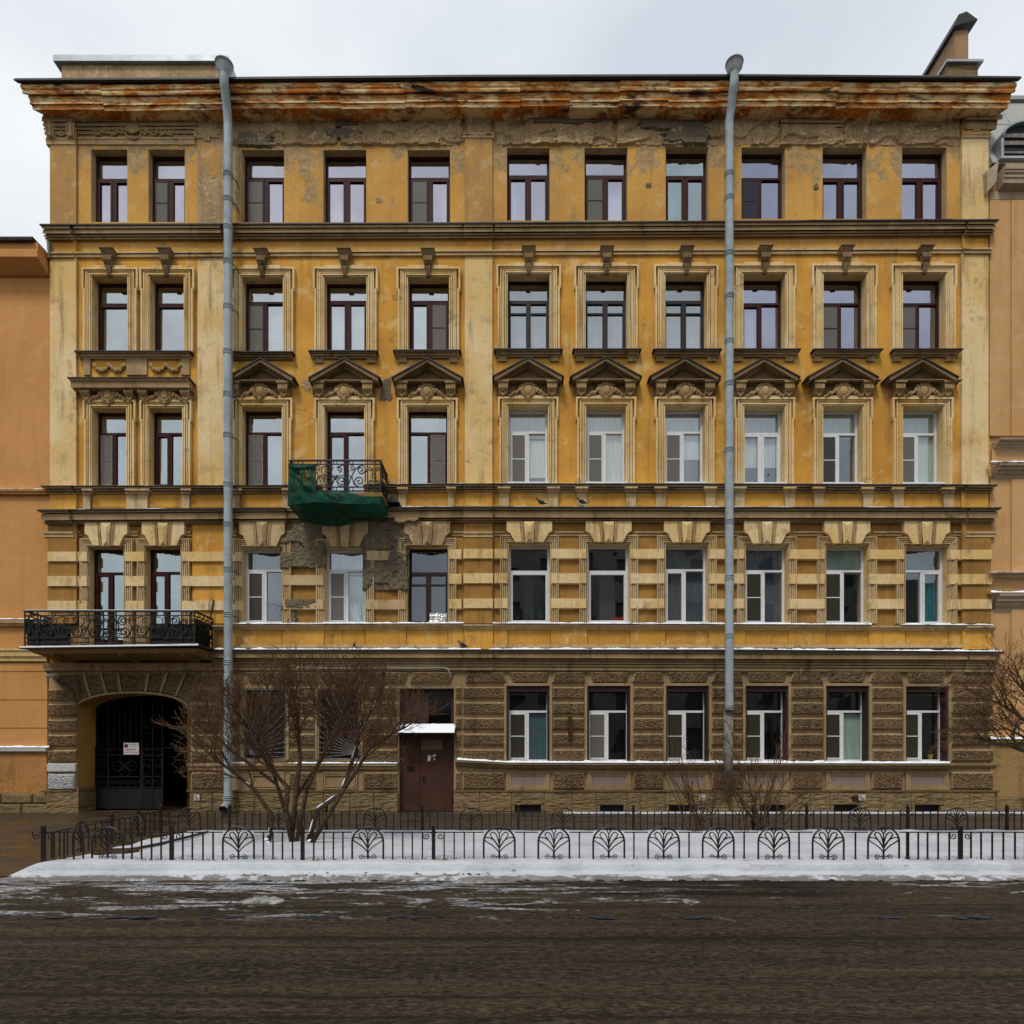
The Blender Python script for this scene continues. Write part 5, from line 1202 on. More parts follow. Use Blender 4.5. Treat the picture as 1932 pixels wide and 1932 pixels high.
# ------------------------------------------------------------------ snow lying on ledges
def ledge_snow(x0, x1, f, p, h, seed, name='ledge_snow', gap=.0, depth=.16):
    n = max(4, int((x1 - x0) / 4)); mb = MB(); a = []
    for i in range(n + 1):
        x = lerp(x0, x1, i / n); hh = .85 * h * (.55 + .55 * nz((x * .05, seed, 0)) + .35 * nz((x * .21, seed, 3)))
        if nz((x * .016, seed, 9)) < gap: hh = .12
        hh = max(.12, hh); z = Z(f(x), p)
        dz = hh / PXM; o = .012 * nz((x * .3, seed, 5))
        a.append([(X(x, p), -p - o + .012, z - .4 * dz), (X(x, p), -p - o + .01 - .02, z), (X(x, p), -p + .02, z + dz), (X(x, p), -p + depth, z + dz)])
    vs = [q for r in a for q in r]; mb.add(vs, [(i * 4 + k_, i * 4 + 4 + k_, i * 4 + 5 + k_, i * 4 + 1 + k_) for i in range(n) for k_ in range(3)])
    return mb
for nm, segs, f, p, h, gap in (('upper', [(90, 540), (760, 1812), ], f957, .315, 2.2, .02), ('mid', [(93, 540), (690, 1860)], f914, .21, 1.7, .05), ('sill', [(436, 875), (930, 1645), (1700, 1874)], f1177, .20, 4.2, -.6), ('belt', [(404, 1890)], f1225, .335, 4.8, -.5), ('low', [(862, 1792)], f1440, .235, 6.5, -1), ('left', [(437, 462), (545, 750)], lambda x: 1440, .14, 4, -.4), ('top', [(1520, 1800)], f419, .235, 1.3, .1)):
    for k_, s_ in enumerate(segs): kind(obj('ledge_snow', ledge_snow(s_[0], s_[1], f, p, h, k_ + len(nm) * 3.7, gap=gap), M['ledge_snow']), 'stuff')
# grey sheet on the second storey sills under the snow; white strip on the big balcony edge and handrail
mb = MB(); p = 1.085
mb.add([(X(36, p), -p, zs - .012), (X(374, p), -p, zs + .048), (X(374, p), -p, zs + .085), (X(36, p), -p, zs + .02), (X(36, p), -p + .2, zs + .03), (X(374, p), -p + .2, zs + .09)], [(0, 1, 2, 3), (3, 2, 5, 4)])
kind(obj('balcony_snow', mb, M['ledge_snow']), 'stuff')
mb = MB(); mb.wbox(ml_, mr_, -1.015, -.985, Z(1152, 1), Z(1151, 1) + .006); mb.wbox(sl_, sr_, -.965, -.935, Z(868.7, .95) + .005, Z(868, .95) + .01); kind(obj('rail_snow', mb, M['ledge_snow']), 'stuff')

# ------------------------------------------------------------------ neighbours
LB = thing('orange_house', 'smooth orange house with dark eaves at the left edge', 'house', (X(-60), 3, 0))
def lpart(name, mb, mat, parent=None): return obj(name, mb, M[mat], parent or LB)
XL0, XL1 = X(-420), XA - .004
def box_house(x0, x1, y0, zt): return MB().wbox(x0, x1, y0, 11, -.03, zt)
lpart('wall', box_house(XL0, XL1, .02, Z(480)), 'orange')
mb = MB(); mb.band(-420, 94, [(.42, 0), (.42, 14), (.46, 15), (.45, 27), (.06, 62)], 457); 
lpart('eaves', mb, 'orange')
mb = MB(); mb.band(-420, 88, [(.5, 0), (.54, 2), (.52, 7), (.46, 8)], 446); mb.wbox(XL0, X(88), -.5, 11, Z(450, .5), Z(447, .5)); lpart('roof', mb, 'old_roof')
mb = MB(); mb.prism([(87, 448), (92, 458), (92.5, 484), (89, 472)], .20, .06); lpart('gutter_end', mb, 'grey_frame')
for y, prof, mat in ((924, [(.12, 0), (.12, 2), (.08, 4), (.07, 8), (.0, 9)], 'orange'), (1169, [(.14, 0), (.13, 6), (.08, 9), (.06, 12), (0, 13)], 'cream_dirty'), (1223, [(.17, 0), (.17, 4), (.14, 6), (.13, 15), (.09, 17), (.08, 24), (.0, 26)], 'cream'), (1411, [(.12, 0), (.12, 6), (.09, 8), (.0, 9)], 'white_paint')):
    mb = MB(); mb.band(-420, 92, prof, y); lpart('string_course', mb, mat)
for y in (1267, 1321, 1374):
    pass
for k_, (a, b) in enumerate(((1251, 1266.5), (1268, 1320), (1321.5, 1373), (1374.5, 1410))):
    for x0, x1 in ((-420, 89),):
        mb = MB(); mb.box(x0, x1, a, b, .025); lpart('facing_panel', mb, 'orange')
mb = MB(); mb.box(-420, 88, 1420, 1497, .03); lpart('rough_base', mb, 'orange_rough')
xx = -420
for a, b in [(-420 + 60 * q, -360 + 60 * q) for q in range(8)] + [(60, 93)]:
    part_ = obj('plinth_stone', stone(rect(a + .6, b - .4, 1497.5, 1516), .02, .08, .015, (.008, .03), .06, 5), M['lime'], LB); obj('plinth_stone', stone(rect(a - 20 if a > -400 else a, b - 20.4 if b < 90 else b, 1516.6, 1541), .02, .09, .015, (.008, .03), .06, 5), M['lime'], LB)
for y, p, h in ((923, .125, 2.4), (1168, .145, 3.6), (1410, .125, 5)): kind(obj('ledge_snow', ledge_snow(-60, 92, lambda x: y, p, h, y, gap=-.6, depth=.1), M['ledge_snow']), 'stuff')

RB = thing('peach_house', 'peach coloured house with zinc mansard at the right edge', 'house', (X(2020), 3, 0))
def rpart(name, mb, mat, parent=None): return obj(name, mb, M[mat], parent or RB)
XR0, XR1 = XB + .006, X(2400)
rpart('wall', MB().wbox(XR0, XR1, .03, 11, -.03, Z(330)), 'peach')
mb = MB(); mb.band(1880, 2400, [(.34, 0), (.33, 10), (.30, 13), (.31, 16), (.28, 19), (.27, 22), (.28, 25), (.25, 29), (.24, 37), (.02, 55)], 308); rpart('cornice', mb, 'beige')
mb = MB(); mb.prism([(1862, 322), (1884, 305), (1880, 342), (1863, 362)], .20); rpart('cornice_end', mb, 'beige')
mb = MB(); mb.box(1867, 2400, 361, 376, .045); rpart('frieze_panel', mb, 'beige')
for a, b in ((1867.5, 1907), (1909, 2400)):
    mb = MB(); mb.box(a, b, 377, 822, .045 if a < 1900 else .09); rpart('facing_panel', mb, 'peach')
    mb = MB(); mb.box(a, b, 904, 1080, .045 if a < 1900 else .09); rpart('facing_panel', mb, 'peach')
    mb = MB(); mb.box(a, b, 1150, 1390, .045 if a < 1900 else .09); rpart('facing_panel', mb, 'peach')
def ledge2(y, h, mat='mould'):
    mb = MB(); k_ = h / 40
    mb.band(1872, 2400, [(.30, 0), (.29, 6 * k_), (.25, 9 * k_), (.22, 12 * k_), (.23, 15 * k_), (.17, 19 * k_), (.15, 24 * k_), (.09, 30 * k_), (.05, 38 * k_)], y); return rpart('ledge', mb, mat)
ledge2(825, 26, 'beige'); ledge2(872, 34, 'beige'); ledge2(1080, 12, 'beige'); ledge2(1118, 40, 'beige')
mb = MB(); mb.box(1872, 2400, 848, 871, .05); rpart('frieze_panel', mb, 'peach'); mb = MB(); mb.box(1868, 2400, 1092, 1117, .05); rpart('frieze_panel', mb, 'peach')
for y, p, h in ((871.5, .31, 4.5), (1117.5, .31, 6.5), (1079.5, .305, 2), (1394, .16, 7)): kind(obj('ledge_snow', ledge_snow(1870, 1990, lambda x: y, p, h, y, gap=-.8), M['ledge_snow']), 'stuff')
mb = MB(); mb.band(1872, 2400, [(.14, 0), (.14, 6), (.05, 9)], 1395); rpart('string_course', mb, 'pedim')
mb = MB(); mb.box(1868, 2400, 1404, 1505, .04); rpart('rough_base', mb, 'peach_rough')
for a, b in ((1878.5, 1930), (1931, 1990), (1991, 2060)): obj('plinth_stone', stone(rect(a, b, 1506, 1541), .02, .09, .015, (.008, .03), .06, 5), M['lime'], RB)
# mansard
zb0, zb1 = Z(306, .1), Z(190, -1.2)
mb = MB()
for k_, (y0, y1) in enumerate(((0, .26), (.262, .60), (.602, 1.0))):
    for j in range(6):
        xa_, xb_ = XR0 + .02 + j * 1.05, XR0 + .02 + (j + 1) * 1.05 - .01
        mb.add([(xa_, lerp(-.1, 1.2, y0), lerp(zb0, zb1, y0)), (xb_, lerp(-.1, 1.2, y0), lerp(zb0, zb1, y0)), (xb_, lerp(-.1, 1.2, y1) + .012, lerp(zb0, zb1, y1)), (xa_, lerp(-.1, 1.2, y1) + .012, lerp(zb0, zb1, y1)), (xa_, lerp(-.1, 1.2, y0) + .02, lerp(zb0, zb1, y0) - .02), (xb_, lerp(-.1, 1.2, y0) + .02, lerp(zb0, zb1, y0) - .02)], [(0, 1, 2, 3), (0, 4, 5, 1)])
mb.add([(XR0 + .02, -.1, zb0), (XR0 + .02, 1.2, zb1), (XR0 + .02, 11, zb1), (XR0 + .02, 11, zb0)], [(0, 1, 2, 3)]); mb.wbox(XR0, XR1, 1.1, 11, zb1 - .05, zb1 + .05)
M['mansard'] = plaster('lichen_streaked_zinc', (.36, .37, .35), (.30, .31, .29), (.26, .27, .22), (.16, .16, .11), .7, 0, .1, .3, 3., .15, .6)
rpart('mansard_roof', mb, 'mansard')
mb = MB(); xd0, xd1 = X(1889, .15), X(2010, .15); zd0, zd1 = Z(297, .15), Z(262, .15)
k_ = 16; arcp = [(lerp(xd0, xd1, i / k_), zd1 + .42 * math.sqrt(max(0, 1 - (2 * i / k_ - 1) ** 2))) for i in range(k_ + 1)]
dm = MB(); 
for yy0, yy1, off in ((-.22, 1.2, .0),):
    q_ = arcp; dm.add([(x, yy0, z) for x, z in q_] + [(x, yy1, z) for x, z in q_] + [(x, yy0, z + .05) for x, z in q_] + [(x, yy1, z + .05) for x, z in q_], [(i, i + 1, k_ + 2 + i, k_ + 1 + i) for i in range(k_)] + [(2 * k_ + 2 + i, 2 * k_ + 3 + i, 3 * k_ + 4 + i, 3 * k_ + 3 + i) for i in range(k_)] + [(i, i + 1, 2 * k_ + 3 + i, 2 * k_ + 2 + i) for i in range(k_)])
dm.wbox(xd0 - .02, xd0 + .05, -.18, 1.0, zd0, zd1 + .02); dm.wbox(xd0 - .05, xd1, -.2, .5, zd0 - .06, zd0)
do = rpart('dormer', dm, 'zinc')
dm = MB(); dm.add([(x, -.10, z - .02) for x, z in arcp] + [(xd1, -.10, zd0), (xd0, -.10, zd0)], [tuple(range(k_ + 3))]); o_ = obj('dormer_window', dm, M['black'], do)
dm = MB(); 
for z in (zd0 + .12, zd0 + .34, zd1 + .05): dm.wbox(xd0 + .05, xd1, -.14, -.11, z, z + (.10 if z > zd0 + .3 else .05))
obj('dormer_frame', dm, M['grey_frame'], do)

# snow blown against the wall foot
mb = MB(); n = 160; vs_ = []
for i in range(n + 1):
    x = lerp(X(1062), 14, i / n); wd_ = .10 + .09 * nz((x * 1.3, 3, 0)) + .05 * nz((x * 6, 1, 0)); wd_ = max(.02, wd_)
    vs_ += [(x, -.16 - wd_ * 1.6, .007), (x, -.15 - wd_ * .8, .03), (x, -.13, .045 + .02 * nz((x * 3, 0, 0)))]
mb.add(vs_, [(i * 3 + k_, i * 3 + 3 + k_, i * 3 + 4 + k_, i * 3 + 1 + k_) for i in range(n) for k_ in range(2)]); kind(obj('wall_foot_snow', mb, M['snow']), 'stuff')
# house across the street and its bare tree, seen only as reflections in the lower panes
OB = thing('house_opposite', 'pale grey house across the street mirrored in the lower window panes', 'house', (14, -42, 0))
M['opp_glass'] = simple('dull_far_panes', (.06, .065, .07), .5, .3)
M['opp'] = plaster('pale_grey_wall', (.22, .215, .20), (.18, .175, .16), (.33, .3, .26), (.12, .11, .1), .4, 0, .2)
oy = -38
oo = [(-.5 + 3.1 * i, .9 - .5 + 3.1 * i + .4, 1.5 + 3.6 * j, 3.5 + 3.6 * j) for i in range(10) for j in range(5)]
mb, rv = wall_grid(oo, -2.5, 32, -.02, 19.5, oy, -.3); obj('wall', mb, M['opp'], OB); [obj('window_reveal', q, M['opp'], OB) for q in rv]
obj('window_glass', MB().wbox(-2.4, 31.9, oy - .5, oy - .32, .3, 19.2), M['opp_glass'], OB)
obj('side_wing', MB().wbox(-30, -2.6, oy - 8, oy, -.02, 10.5), M['opp'], OB); obj('side_wing', MB().wbox(32.3, 60, oy - 8, oy, -.02, 16), M['opp'], OB)
obj('cornice', MB().wbox(-2.7, 32.2, oy - .3, oy + .5, 19.5, 20.1), M['opp'], OB); obj('roof', MB().add([(-2.7, oy + .5, 20.1), (32.2, oy + .5, 20.1), (32.2, oy - 6, 23.5), (-2.7, oy - 6, 23.5)], [(0, 1, 2, 3)]), M['roof'], OB)

# ------------------------------------------------------------------ fences
def gpt(x, t): return (x - VPX) / 1224.0 * t
def arch_mesh():
    mb = MB(); w_, h, r = .208, .44, .0135
    pts = [(-w_, 0, 0), (-w_, 0, h - .19)] + [(-w_ * math.cos(t), 0, h - .19 + .19 * math.sin(t)) for t in [math.pi * k_ / 14 for k_ in range(1, 14)]] + [(w_, 0, h - .19), (w_, 0, 0)]
    mb.tube(pts, r, 5)
    mb.tube([(0, 0, 0), (0, 0, .10)], .014, 6)
    def curve(P_, k_=5):
        P_ = [Vector((a, 0, b)) for a, b in P_]; o = []
        for i in range(len(P_) - 1):
            p0, p1, p2, p3 = P_[max(0, i - 1)], P_[i], P_[i + 1], P_[min(len(P_) - 1, i + 2)]
            for j in range(k_):
                t = j / k_; o.append(.5 * ((2 * p1) + (p2 - p0) * t + (2 * p0 - 5 * p1 + 4 * p2 - p3) * t * t + (3 * p1 - p0 - 3 * p2 + p3) * t ** 3))
        return o + [P_[-1]]
    mb.tube([(0, 0, .10), (0, 0, .36)], .009, 5)
    mb.tube(curve([(0, .35), (-.022, .385), (-.026, .41), (0, .432), (.026, .41), (.022, .385), (0, .35)]), .0095, 4)
    for sx in (-1, 1):
        mb.tube(curve([(0, .19), (sx * .015, .27), (sx * .045, .345), (sx * .085, .372), (sx * .115, .352), (sx * .112, .32), (sx * .07, .265), (sx * .02, .19), (0, .15)]), .0095, 4)
        mb.tube(curve([(0, .15), (sx * .03, .215), (sx * .085, .275), (sx * .15, .302), (sx * .19, .295), (sx * .196, .268), (sx * .16, .238), (sx * .09, .195), (sx * .03, .14), (0, .10)]), .0095, 4)
    for a, L_ in ():
        d = Vector((math.sin(R(a)), 0, math.cos(R(a)))); n = Vector((d.z, 0, -d.x)); o = Vector((0, 0, .09))
        wv = .045 if a == 0 else .05
        if a == 0: lo = [o + d * (L_ * u) + n * (wv * math.sin(math.pi * max(0, (u - .45) / .55)) * .55) * s_ for s_, us in ((1, [k_ / 12 for k_ in range(13)]), (-1, [k_ / 12 for k_ in range(12, -1, -1)])) for u in us]
        else:
            lo = []
            for k_ in range(19):
                t = 2 * math.pi * k_ / 18; u = .5 - .5 * math.cos(t); lo.append(o + d * (L_ * u) + n * (wv * math.sin(t) * (u ** .8)) + Vector((0, 0, -.03 * u * (1 if abs(a) > 40 else 0))))
        mb.tube(lo, .0065, 4)
    for sx in (-1, 1): mb.tube(spiral(sx * .085, .04, .038, .008, math.pi if sx > 0 else 0, -1.5 * sx, 0, 16), .0065, 4); mb.tube([(sx * .047, 0, .04), (0, 0, .06)], .0065, 4)
    return mb.mesh('arch_panel', M['fence'])
def picket_mesh(): return MB().wbox(-.0085, .0085, -.0085, .0085, 0, .372).mesh('picket', M['fence'])
def post_mesh(ball=False):
    mb = MB().wbox(-.022, .022, -.022, .022, -.02, .455)
    if ball: mb.ball((0, 0, .475), .03, a=8, b=5)
    return mb.mesh('post', M['fence'])
def curl_mesh():
    mb = MB()
    for sx in (-1, 1): mb.tube([(sx * .145, 0, .378), (sx * .14, 0, .33)] + spiral(sx * .095, .32, .045, .012, 0 if sx > 0 else math.pi, -1.2 * sx, 0, 14), .008, 4); mb.tube([(sx * .02, 0, .36), (sx * .06, 0, .372)], .008, 4)
    return mb.mesh('scroll', M['fence'])
AM, PM, POM, POB, CM = arch_mesh(), picket_mesh(), post_mesh(), post_mesh(True), curl_mesh()
def fence(label, posts, arches, pickets, pos, rz, ends, zf, ball=False):
    t = thing('garden_fence', label, 'fence', pos(posts[0]), 'low iron fences round the snowy lawn')
    def put(name, me, u, par=t, lean=0):
        q = pos(u); return link(name, me, par, (q[0], q[1], q[2]), rz)
    for u in posts:
        o = put('post', POB if ball else POM, u); s_ = put('scroll', CM, u, o)
        s_.matrix_parent_inverse = o.matrix_basis.inverted() @ Matrix.Translation(Vector((0, 0, 0))) if False else s_.matrix_parent_inverse
    for u in arches: put('arch_panel', AM, u)
    for u in pickets: put('picket', PM, u)
    hs = sorted(arches); W_ = .208
    # rails run between the arches
    def seg(u0, u1):
        a, b = Vector(pos(u0)), Vector(pos(u1))
        mb = MB(); mb.tube([a + Vector((0, 0, .372)), b + Vector((0, 0, .372))], .010, 4); obj('rail', mb, M['fence'], t)
    cut = [ends[0]] + [e for u in hs for e in (u - W_ * zf, u + W_ * zf)] + [ends[1]]
    for a, b in zip(cut[::2], cut[1::2]):
        if b > a: seg(a, b)
    return t
tF, tR = 8.67, 12.24
def posF(u): return (gpt(u, tF), YF, .150)
def posR(u): return (gpt(u, tR), YR, .10)
fa = [203, 450, 694, 942, 1045, 1148.5, 1252, 1355, 1460, 1562.5, 1667]; fp = [82, 324, 571, 818, 1812, 2060]
pk_ = [102, 121, 139, 157, 249, 267, 286, 304, 345, 363, 383, 402, 497, 515, 533, 552, 592, 611, 629, 647, 741, 760, 778, 797, 838, 857, 876, 894, 989, 1093, 1196, 1300, 1404, 1507.5, 1614, 1711, 1714, 1732.5, 1750, 1770, 1791, 1832, 1851, 1872, 1893, 1915, 1934, 1953, 1972, 1991, 2010]
fence('low dark iron fence with eleven fan arches along the street side of the snowy lawn', fp, fa, pk_, posF, 0, (82, 2060), 1224 / tF)
ra = [357, 526, 708, 889, 1062, 1322, 1622, 1805, 1990]; rpz = [303, 433, 616, 797, 978, 1195, 1421, 1522, 1713, 1900]
rk = []; allr = sorted([(u, 0) for u in rpz] + [(u, 1) for u in ra])
for (u0, k0), (u1, k1) in zip(allr, allr[1:]):
    a = u0 + (21 if k0 else 0); b = u1 - (21 if k1 else 0); n = max(0, int(round((b - a) / 13.8)) - 1)
    rk += [lerp(a, b, (j + 1) / (n + 1)) for j in range(n)]
fence('low dark iron fence with ball topped posts along the pavement side of the snowy lawn', rpz, ra, rk, posR, 0, (303, 2010), 1224 / tR, True)
sa, sb = Vector((gpt(82, tF), YF, .13)), Vector((gpt(303, tR), YR, .10)); sl = (sb - sa).length; srz = math.atan2(sb.y - sa.y, sb.x - sa.x)
def posS(u): return tuple(sa.lerp(sb, u / sl))
fence('short iron fence run at the left end of the lawn beside the driveway', [sl * .5], [sl * .25, sl * .75], [u for u in [k_ * .185 for k_ in range(1, 20)] if u < sl - .1 and min(abs(u - sl * q) for q in (.25, .75)) > .22 and abs(u - sl * .5) > .08], posS, srz, (0, sl), 1.0, True)

# ------------------------------------------------------------------ bare trees
CROWN = [None]
def grow(mbt, mbw, p, d, L_, r, lev, tr, up=.25, spread=38, kids=3, shrink=.74):
    """one limb with bends, then its children; thick limbs go to mbt, twigs to mbw"""
    n = 3 if lev > 1 else 2; pts = [p]; q = p.copy(); dd = d.copy()
    if CROWN[0]:
        cx_, cy_, rx_, ry_ = CROWN[0]; t_ = p.y + CAM_D; ex, ey = (p.x / t_ * 1224 + VPX - cx_) / rx_, (VPY - (p.z - CAM_H) / t_ * 1224 - cy_) / ry_
        if ex * ex + ey * ey > tr.uniform(.82, 1.12): lev = min(lev, 0); L_ *= .6
    for k_ in range(n):
        dd = (dd + Vector((tr.gauss(0, .13), tr.gauss(0, .13), tr.gauss(0, .10) + up * .10))).normalized(); q = q + dd * (L_ / n); pts.append(q.copy())
    r = max(r, .0023); (mbt if r > .011 else mbw).tube(pts, r, 6 if r > .02 else (4 if r > .008 else 3), False, r1=max(.0028, r * .62))
    if lev <= 0: return
    for k_ in range(kids + (1 if tr.random() < .72 else 0)):
        u = tr.uniform(.4, 1.0) if k_ else 1.0
        b = pts[min(n, max(1, int(u * n + .5)))]
        ax = Vector((tr.gauss(0, 1), tr.gauss(0, 1), tr.gauss(0, 1))).normalized()
        nd = (Matrix.Rotation(R(tr.uniform(spread * .35, spread)), 3, ax.cross(dd).normalized() if ax.cross(dd).length > .1 else Vector((1, 0, 0))) @ dd + Vector((0, 0, up * .35))).normalized()
        grow(mbt, mbw, b, nd, L_ * shrink * tr.uniform(.75, 1.15), r * .58, lev - 1, tr, up, spread, kids, shrink)
def tree(name, label, paths, t0, base, levs, seed, L_=.42, up=.3, spread=40, kids=3, extra=None, twig='twig', group=None, sub=5, fr0=.42, snowy=()):
    tr = random.Random(seed); T = thing(name, label, 'tree' if 'tree' in name else 'shrub', base, group)
    mbt, mbw = MB(), MB()
    for path, rad, tt in paths:
        pts = [Vector((gpt(x, t), -CAM_D + t, CAM_H + (VPY - y) / 1224.0 * t)) for (x, y), t in zip(path, tt)]
        m = len(pts); mbt.tube([q + Vector((tr.gauss(0, .008), tr.gauss(0, .008), 0)) for q in pts], [lerp(rad, rad * .4, k_ / (m - 1)) * (.84 + .1 * tr.random()) for k_ in range(m)], 8, True)
        for k_ in range(m): 
            if tr.random() < .8: mbt.ball(pts[k_], lerp(rad, rad * .4, k_ / (m - 1)) * tr.uniform(.8, 1.12), a=7, b=4)
        for s_ in range(sub):
            f = (fr0 + (1 - fr0) * (s_ + 1) / sub) * (m - 1); k_ = min(m - 2, int(f)); u = f - k_
            p = pts[k_].lerp(pts[k_ + 1], u); d = (pts[k_ + 1] - pts[k_]).normalized()
            ax = Vector((tr.gauss(0, 1), tr.gauss(0, 1), tr.gauss(0, .4))).normalized(); c = ax.cross(d)
            nd = (Matrix.Rotation(R(tr.uniform(12, 45)), 3, c.normalized()) @ d + Vector((0, 0, .35))).normalized() if s_ < sub - 1 else d
            grow(mbt, mbw, p, nd, L_ * tr.uniform(.85, 1.15), rad * .32, levs, tr, up, spread, kids)
    obj('trunk', mbt, M['bark'], T, True); obj('crown', mbw, M[twig], T)
    if snowy:
        ms = MB()
        for pi in snowy:
            path, rad, tt = paths[pi]; pts = [Vector((gpt(x, t), -CAM_D + t, CAM_H + (VPY - y) / 1224.0 * t)) for (x, y), t in zip(path, tt)]; m = len(pts)
            for s_ in range(m - 1):
                for _ in range(1 + (tr.random() < .4)):
                    u0 = tr.uniform(0, .4); u1 = u0 + tr.uniform(.3, .6); rr = lerp(rad, rad * .4, (s_ + u0) / (m - 1)); o = Vector((-.25 * rr, -.55 * rr, .75 * rr)); a, b = pts[s_].lerp(pts[s_ + 1], u0) + o, pts[s_].lerp(pts[s_ + 1], u1) + o
                    ms.tube([a, a.lerp(b, .3), a.lerp(b, .7), b], [.003, rr * .28, rr * .25, .003], 6)
            for _ in range(3): q = pts[0]; ms.ball((q.x + tr.gauss(0, .07), q.y - .05, q.z + tr.uniform(-.03, .10)), tr.uniform(.03, .06), .04, tr.uniform(.02, .035), 8, 5)
        kind(obj('branch_snow', ms, M['ledge_snow'], T, True), 'stuff')
    return T
P1 = [([(508, 1592), (513, 1540), (480, 1489), (449, 1464), (412, 1435), (375, 1405)], .042, [10.4, 10.4, 10.3, 10.2, 10.0, 9.9]),
      ([(552, 1592), (537, 1526), (542, 1486), (510, 1452), (488, 1410), (462, 1365)], .052, [10.4, 10.4, 10.45, 10.4, 10.3, 10.2]),
      ([(550, 1590), (561, 1486), (566, 1433), (563, 1380), (558, 1335), (552, 1300)], .05, [10.45, 10.5, 10.6, 10.7, 10.8, 10.8]),
      ([(558, 1588), (582, 1486), (608, 1428), (620, 1388), (628, 1345)], .04, [10.4, 10.5, 10.6, 10.7, 10.7]),
      ([(582, 1590), (598, 1529), (643, 1497), (662, 1446), (678, 1388), (700, 1345), (718, 1310)], .05, [10.5, 10.5, 10.5, 10.6, 10.7, 10.8, 10.8]),
      ([(586, 1592), (619, 1537), (648, 1489), (672, 1454), (695, 1415), (738, 1385), (765, 1372)], .045, [10.3, 10.2, 10.15, 10.1, 10.0, 9.9, 9.9]),
      ([(537, 1526), (520, 1470), (505, 1420), (490, 1370), (500, 1320)], .034, [10.4, 10.5, 10.7, 10.8, 10.9]),
      ([(523, 1480), (470, 1440), (440, 1420), (400, 1380), (390, 1340)], .026, [10.4, 10.3, 10.3, 10.4, 10.4]),
      ([(561, 1500), (600, 1440), (640, 1370), (660, 1310)], .032, [10.5, 10.3, 10.2, 10.1])]
CROWN[0] = (578, 1405, 252, 168)
tree('bare_tree', 'wide many stemmed bare tree with reddish twigs on the snowy lawn before the grilled windows', P1, 10.4, (gpt(548, 10.4), -CAM_D + 10.4, .13), 5, 11, .40, .30, 46, 2, sub=11, fr0=.36, snowy=(0, 4))
CROWN[0] = None
P2 = [([(2010, 1600), (2000, 1500), (1962, 1430), (1915, 1408), (1870, 1402)], .06, [10.8, 10.8, 10.7, 10.6, 10.5]), ([(2000, 1500), (1985, 1430), (1955, 1375), (1915, 1345), (1880, 1325)], .05, [10.8, 10.7, 10.7, 10.6, 10.6]), ([(1990, 1430), (1975, 1370), (1950, 1330), (1930, 1295)], .04, [10.7, 10.8, 10.8, 10.8]), ([(2005, 1500), (2030, 1420), (2040, 1340), (2035, 1290)], .05, [10.8] * 4), ([(1962, 1430), (1930, 1390), (1900, 1375), (1862, 1378)], .03, [10.7, 10.6, 10.5, 10.5])]
tree('bare_tree', 'bare tree leaning in from the right edge with dark tangled branches', P2, 10.8, (gpt(2010, 10.8), -CAM_D + 10.8, .13), 4, 5, .40, .18, 44, 2, sub=8, fr0=.35)
def shrub(cx, seed, label, n, hmax, spread):
    tr = random.Random(seed); T = thing('bare_shrub', label, 'shrub', (gpt(cx, 12.0), -5.0, .12), 'leafless shrubs by the right drainpipe'); mb, mw = MB(), MB()
    for k_ in range(n):
        p = Vector((gpt(cx, 12.0) + tr.gauss(0, .13), -5.0 + tr.gauss(0, .06), .10)); a = tr.uniform(-spread, spread)
        d = Vector((math.sin(R(a)), tr.gauss(0, .12), math.cos(R(a)))).normalized(); L_ = hmax * tr.uniform(.55, 1.) * (1 - abs(a) / 130)
        pts = [p]; q = p.copy(); dd = d
        for s_ in range(6):
            dd = (dd + Vector((tr.gauss(0, .07) + .03 * math.copysign(1, a), tr.gauss(0, .05), .0))).normalized(); q = q + dd * L_ / 6; pts.append(q.copy())
        mb.tube(pts, .013, 4, False, r1=.005)
        for s_ in range(2, 7):
            for _ in range(2):
                if tr.random() < .8:
                    nd = (dd + Vector((tr.gauss(0, .45), tr.gauss(0, .3), .25))).normalized(); grow(mb, mw, pts[s_], nd, L_ * .16, .005, 1, tr, .3, 35, 2)
    obj('stem', mb, M['bark'], T); kind(obj('twig', mw, M['twig'], T), 'stuff')
shrub(1318, 3, 'leafless shrub of thin upright stems left of the right drainpipe', 15, 1.75, 34)
shrub(1440, 8, 'taller leafless shrub of spreading stems right of the right drainpipe', 24, 2.15, 44)
# bare street tree across the road, mirrored in the second storey panes
def mirror_tree():
    tr = random.Random(2); T = thing('street_tree', 'tall bare tree across the street mirrored in the left second storey windows', 'tree', (-13, -34, 0)); a, b = MB(), MB()
    a.tube([(-13, -34, 0), (-13.1, -34, 3), (-12.8, -34, 6)], .25, 8, True, r1=.18)
    for k_ in range(6): grow(a, b, Vector((-12.9, -34, 3.5 + .5 * k_)), Vector((tr.gauss(0, .5), tr.gauss(0, .3), 1)).normalized(), 3.4, .12, 4, tr, .3, 36, 3, .76)
    obj('trunk', a, M['bark'], T); obj('crown', b, M['bark'], T)
mirror_tree()

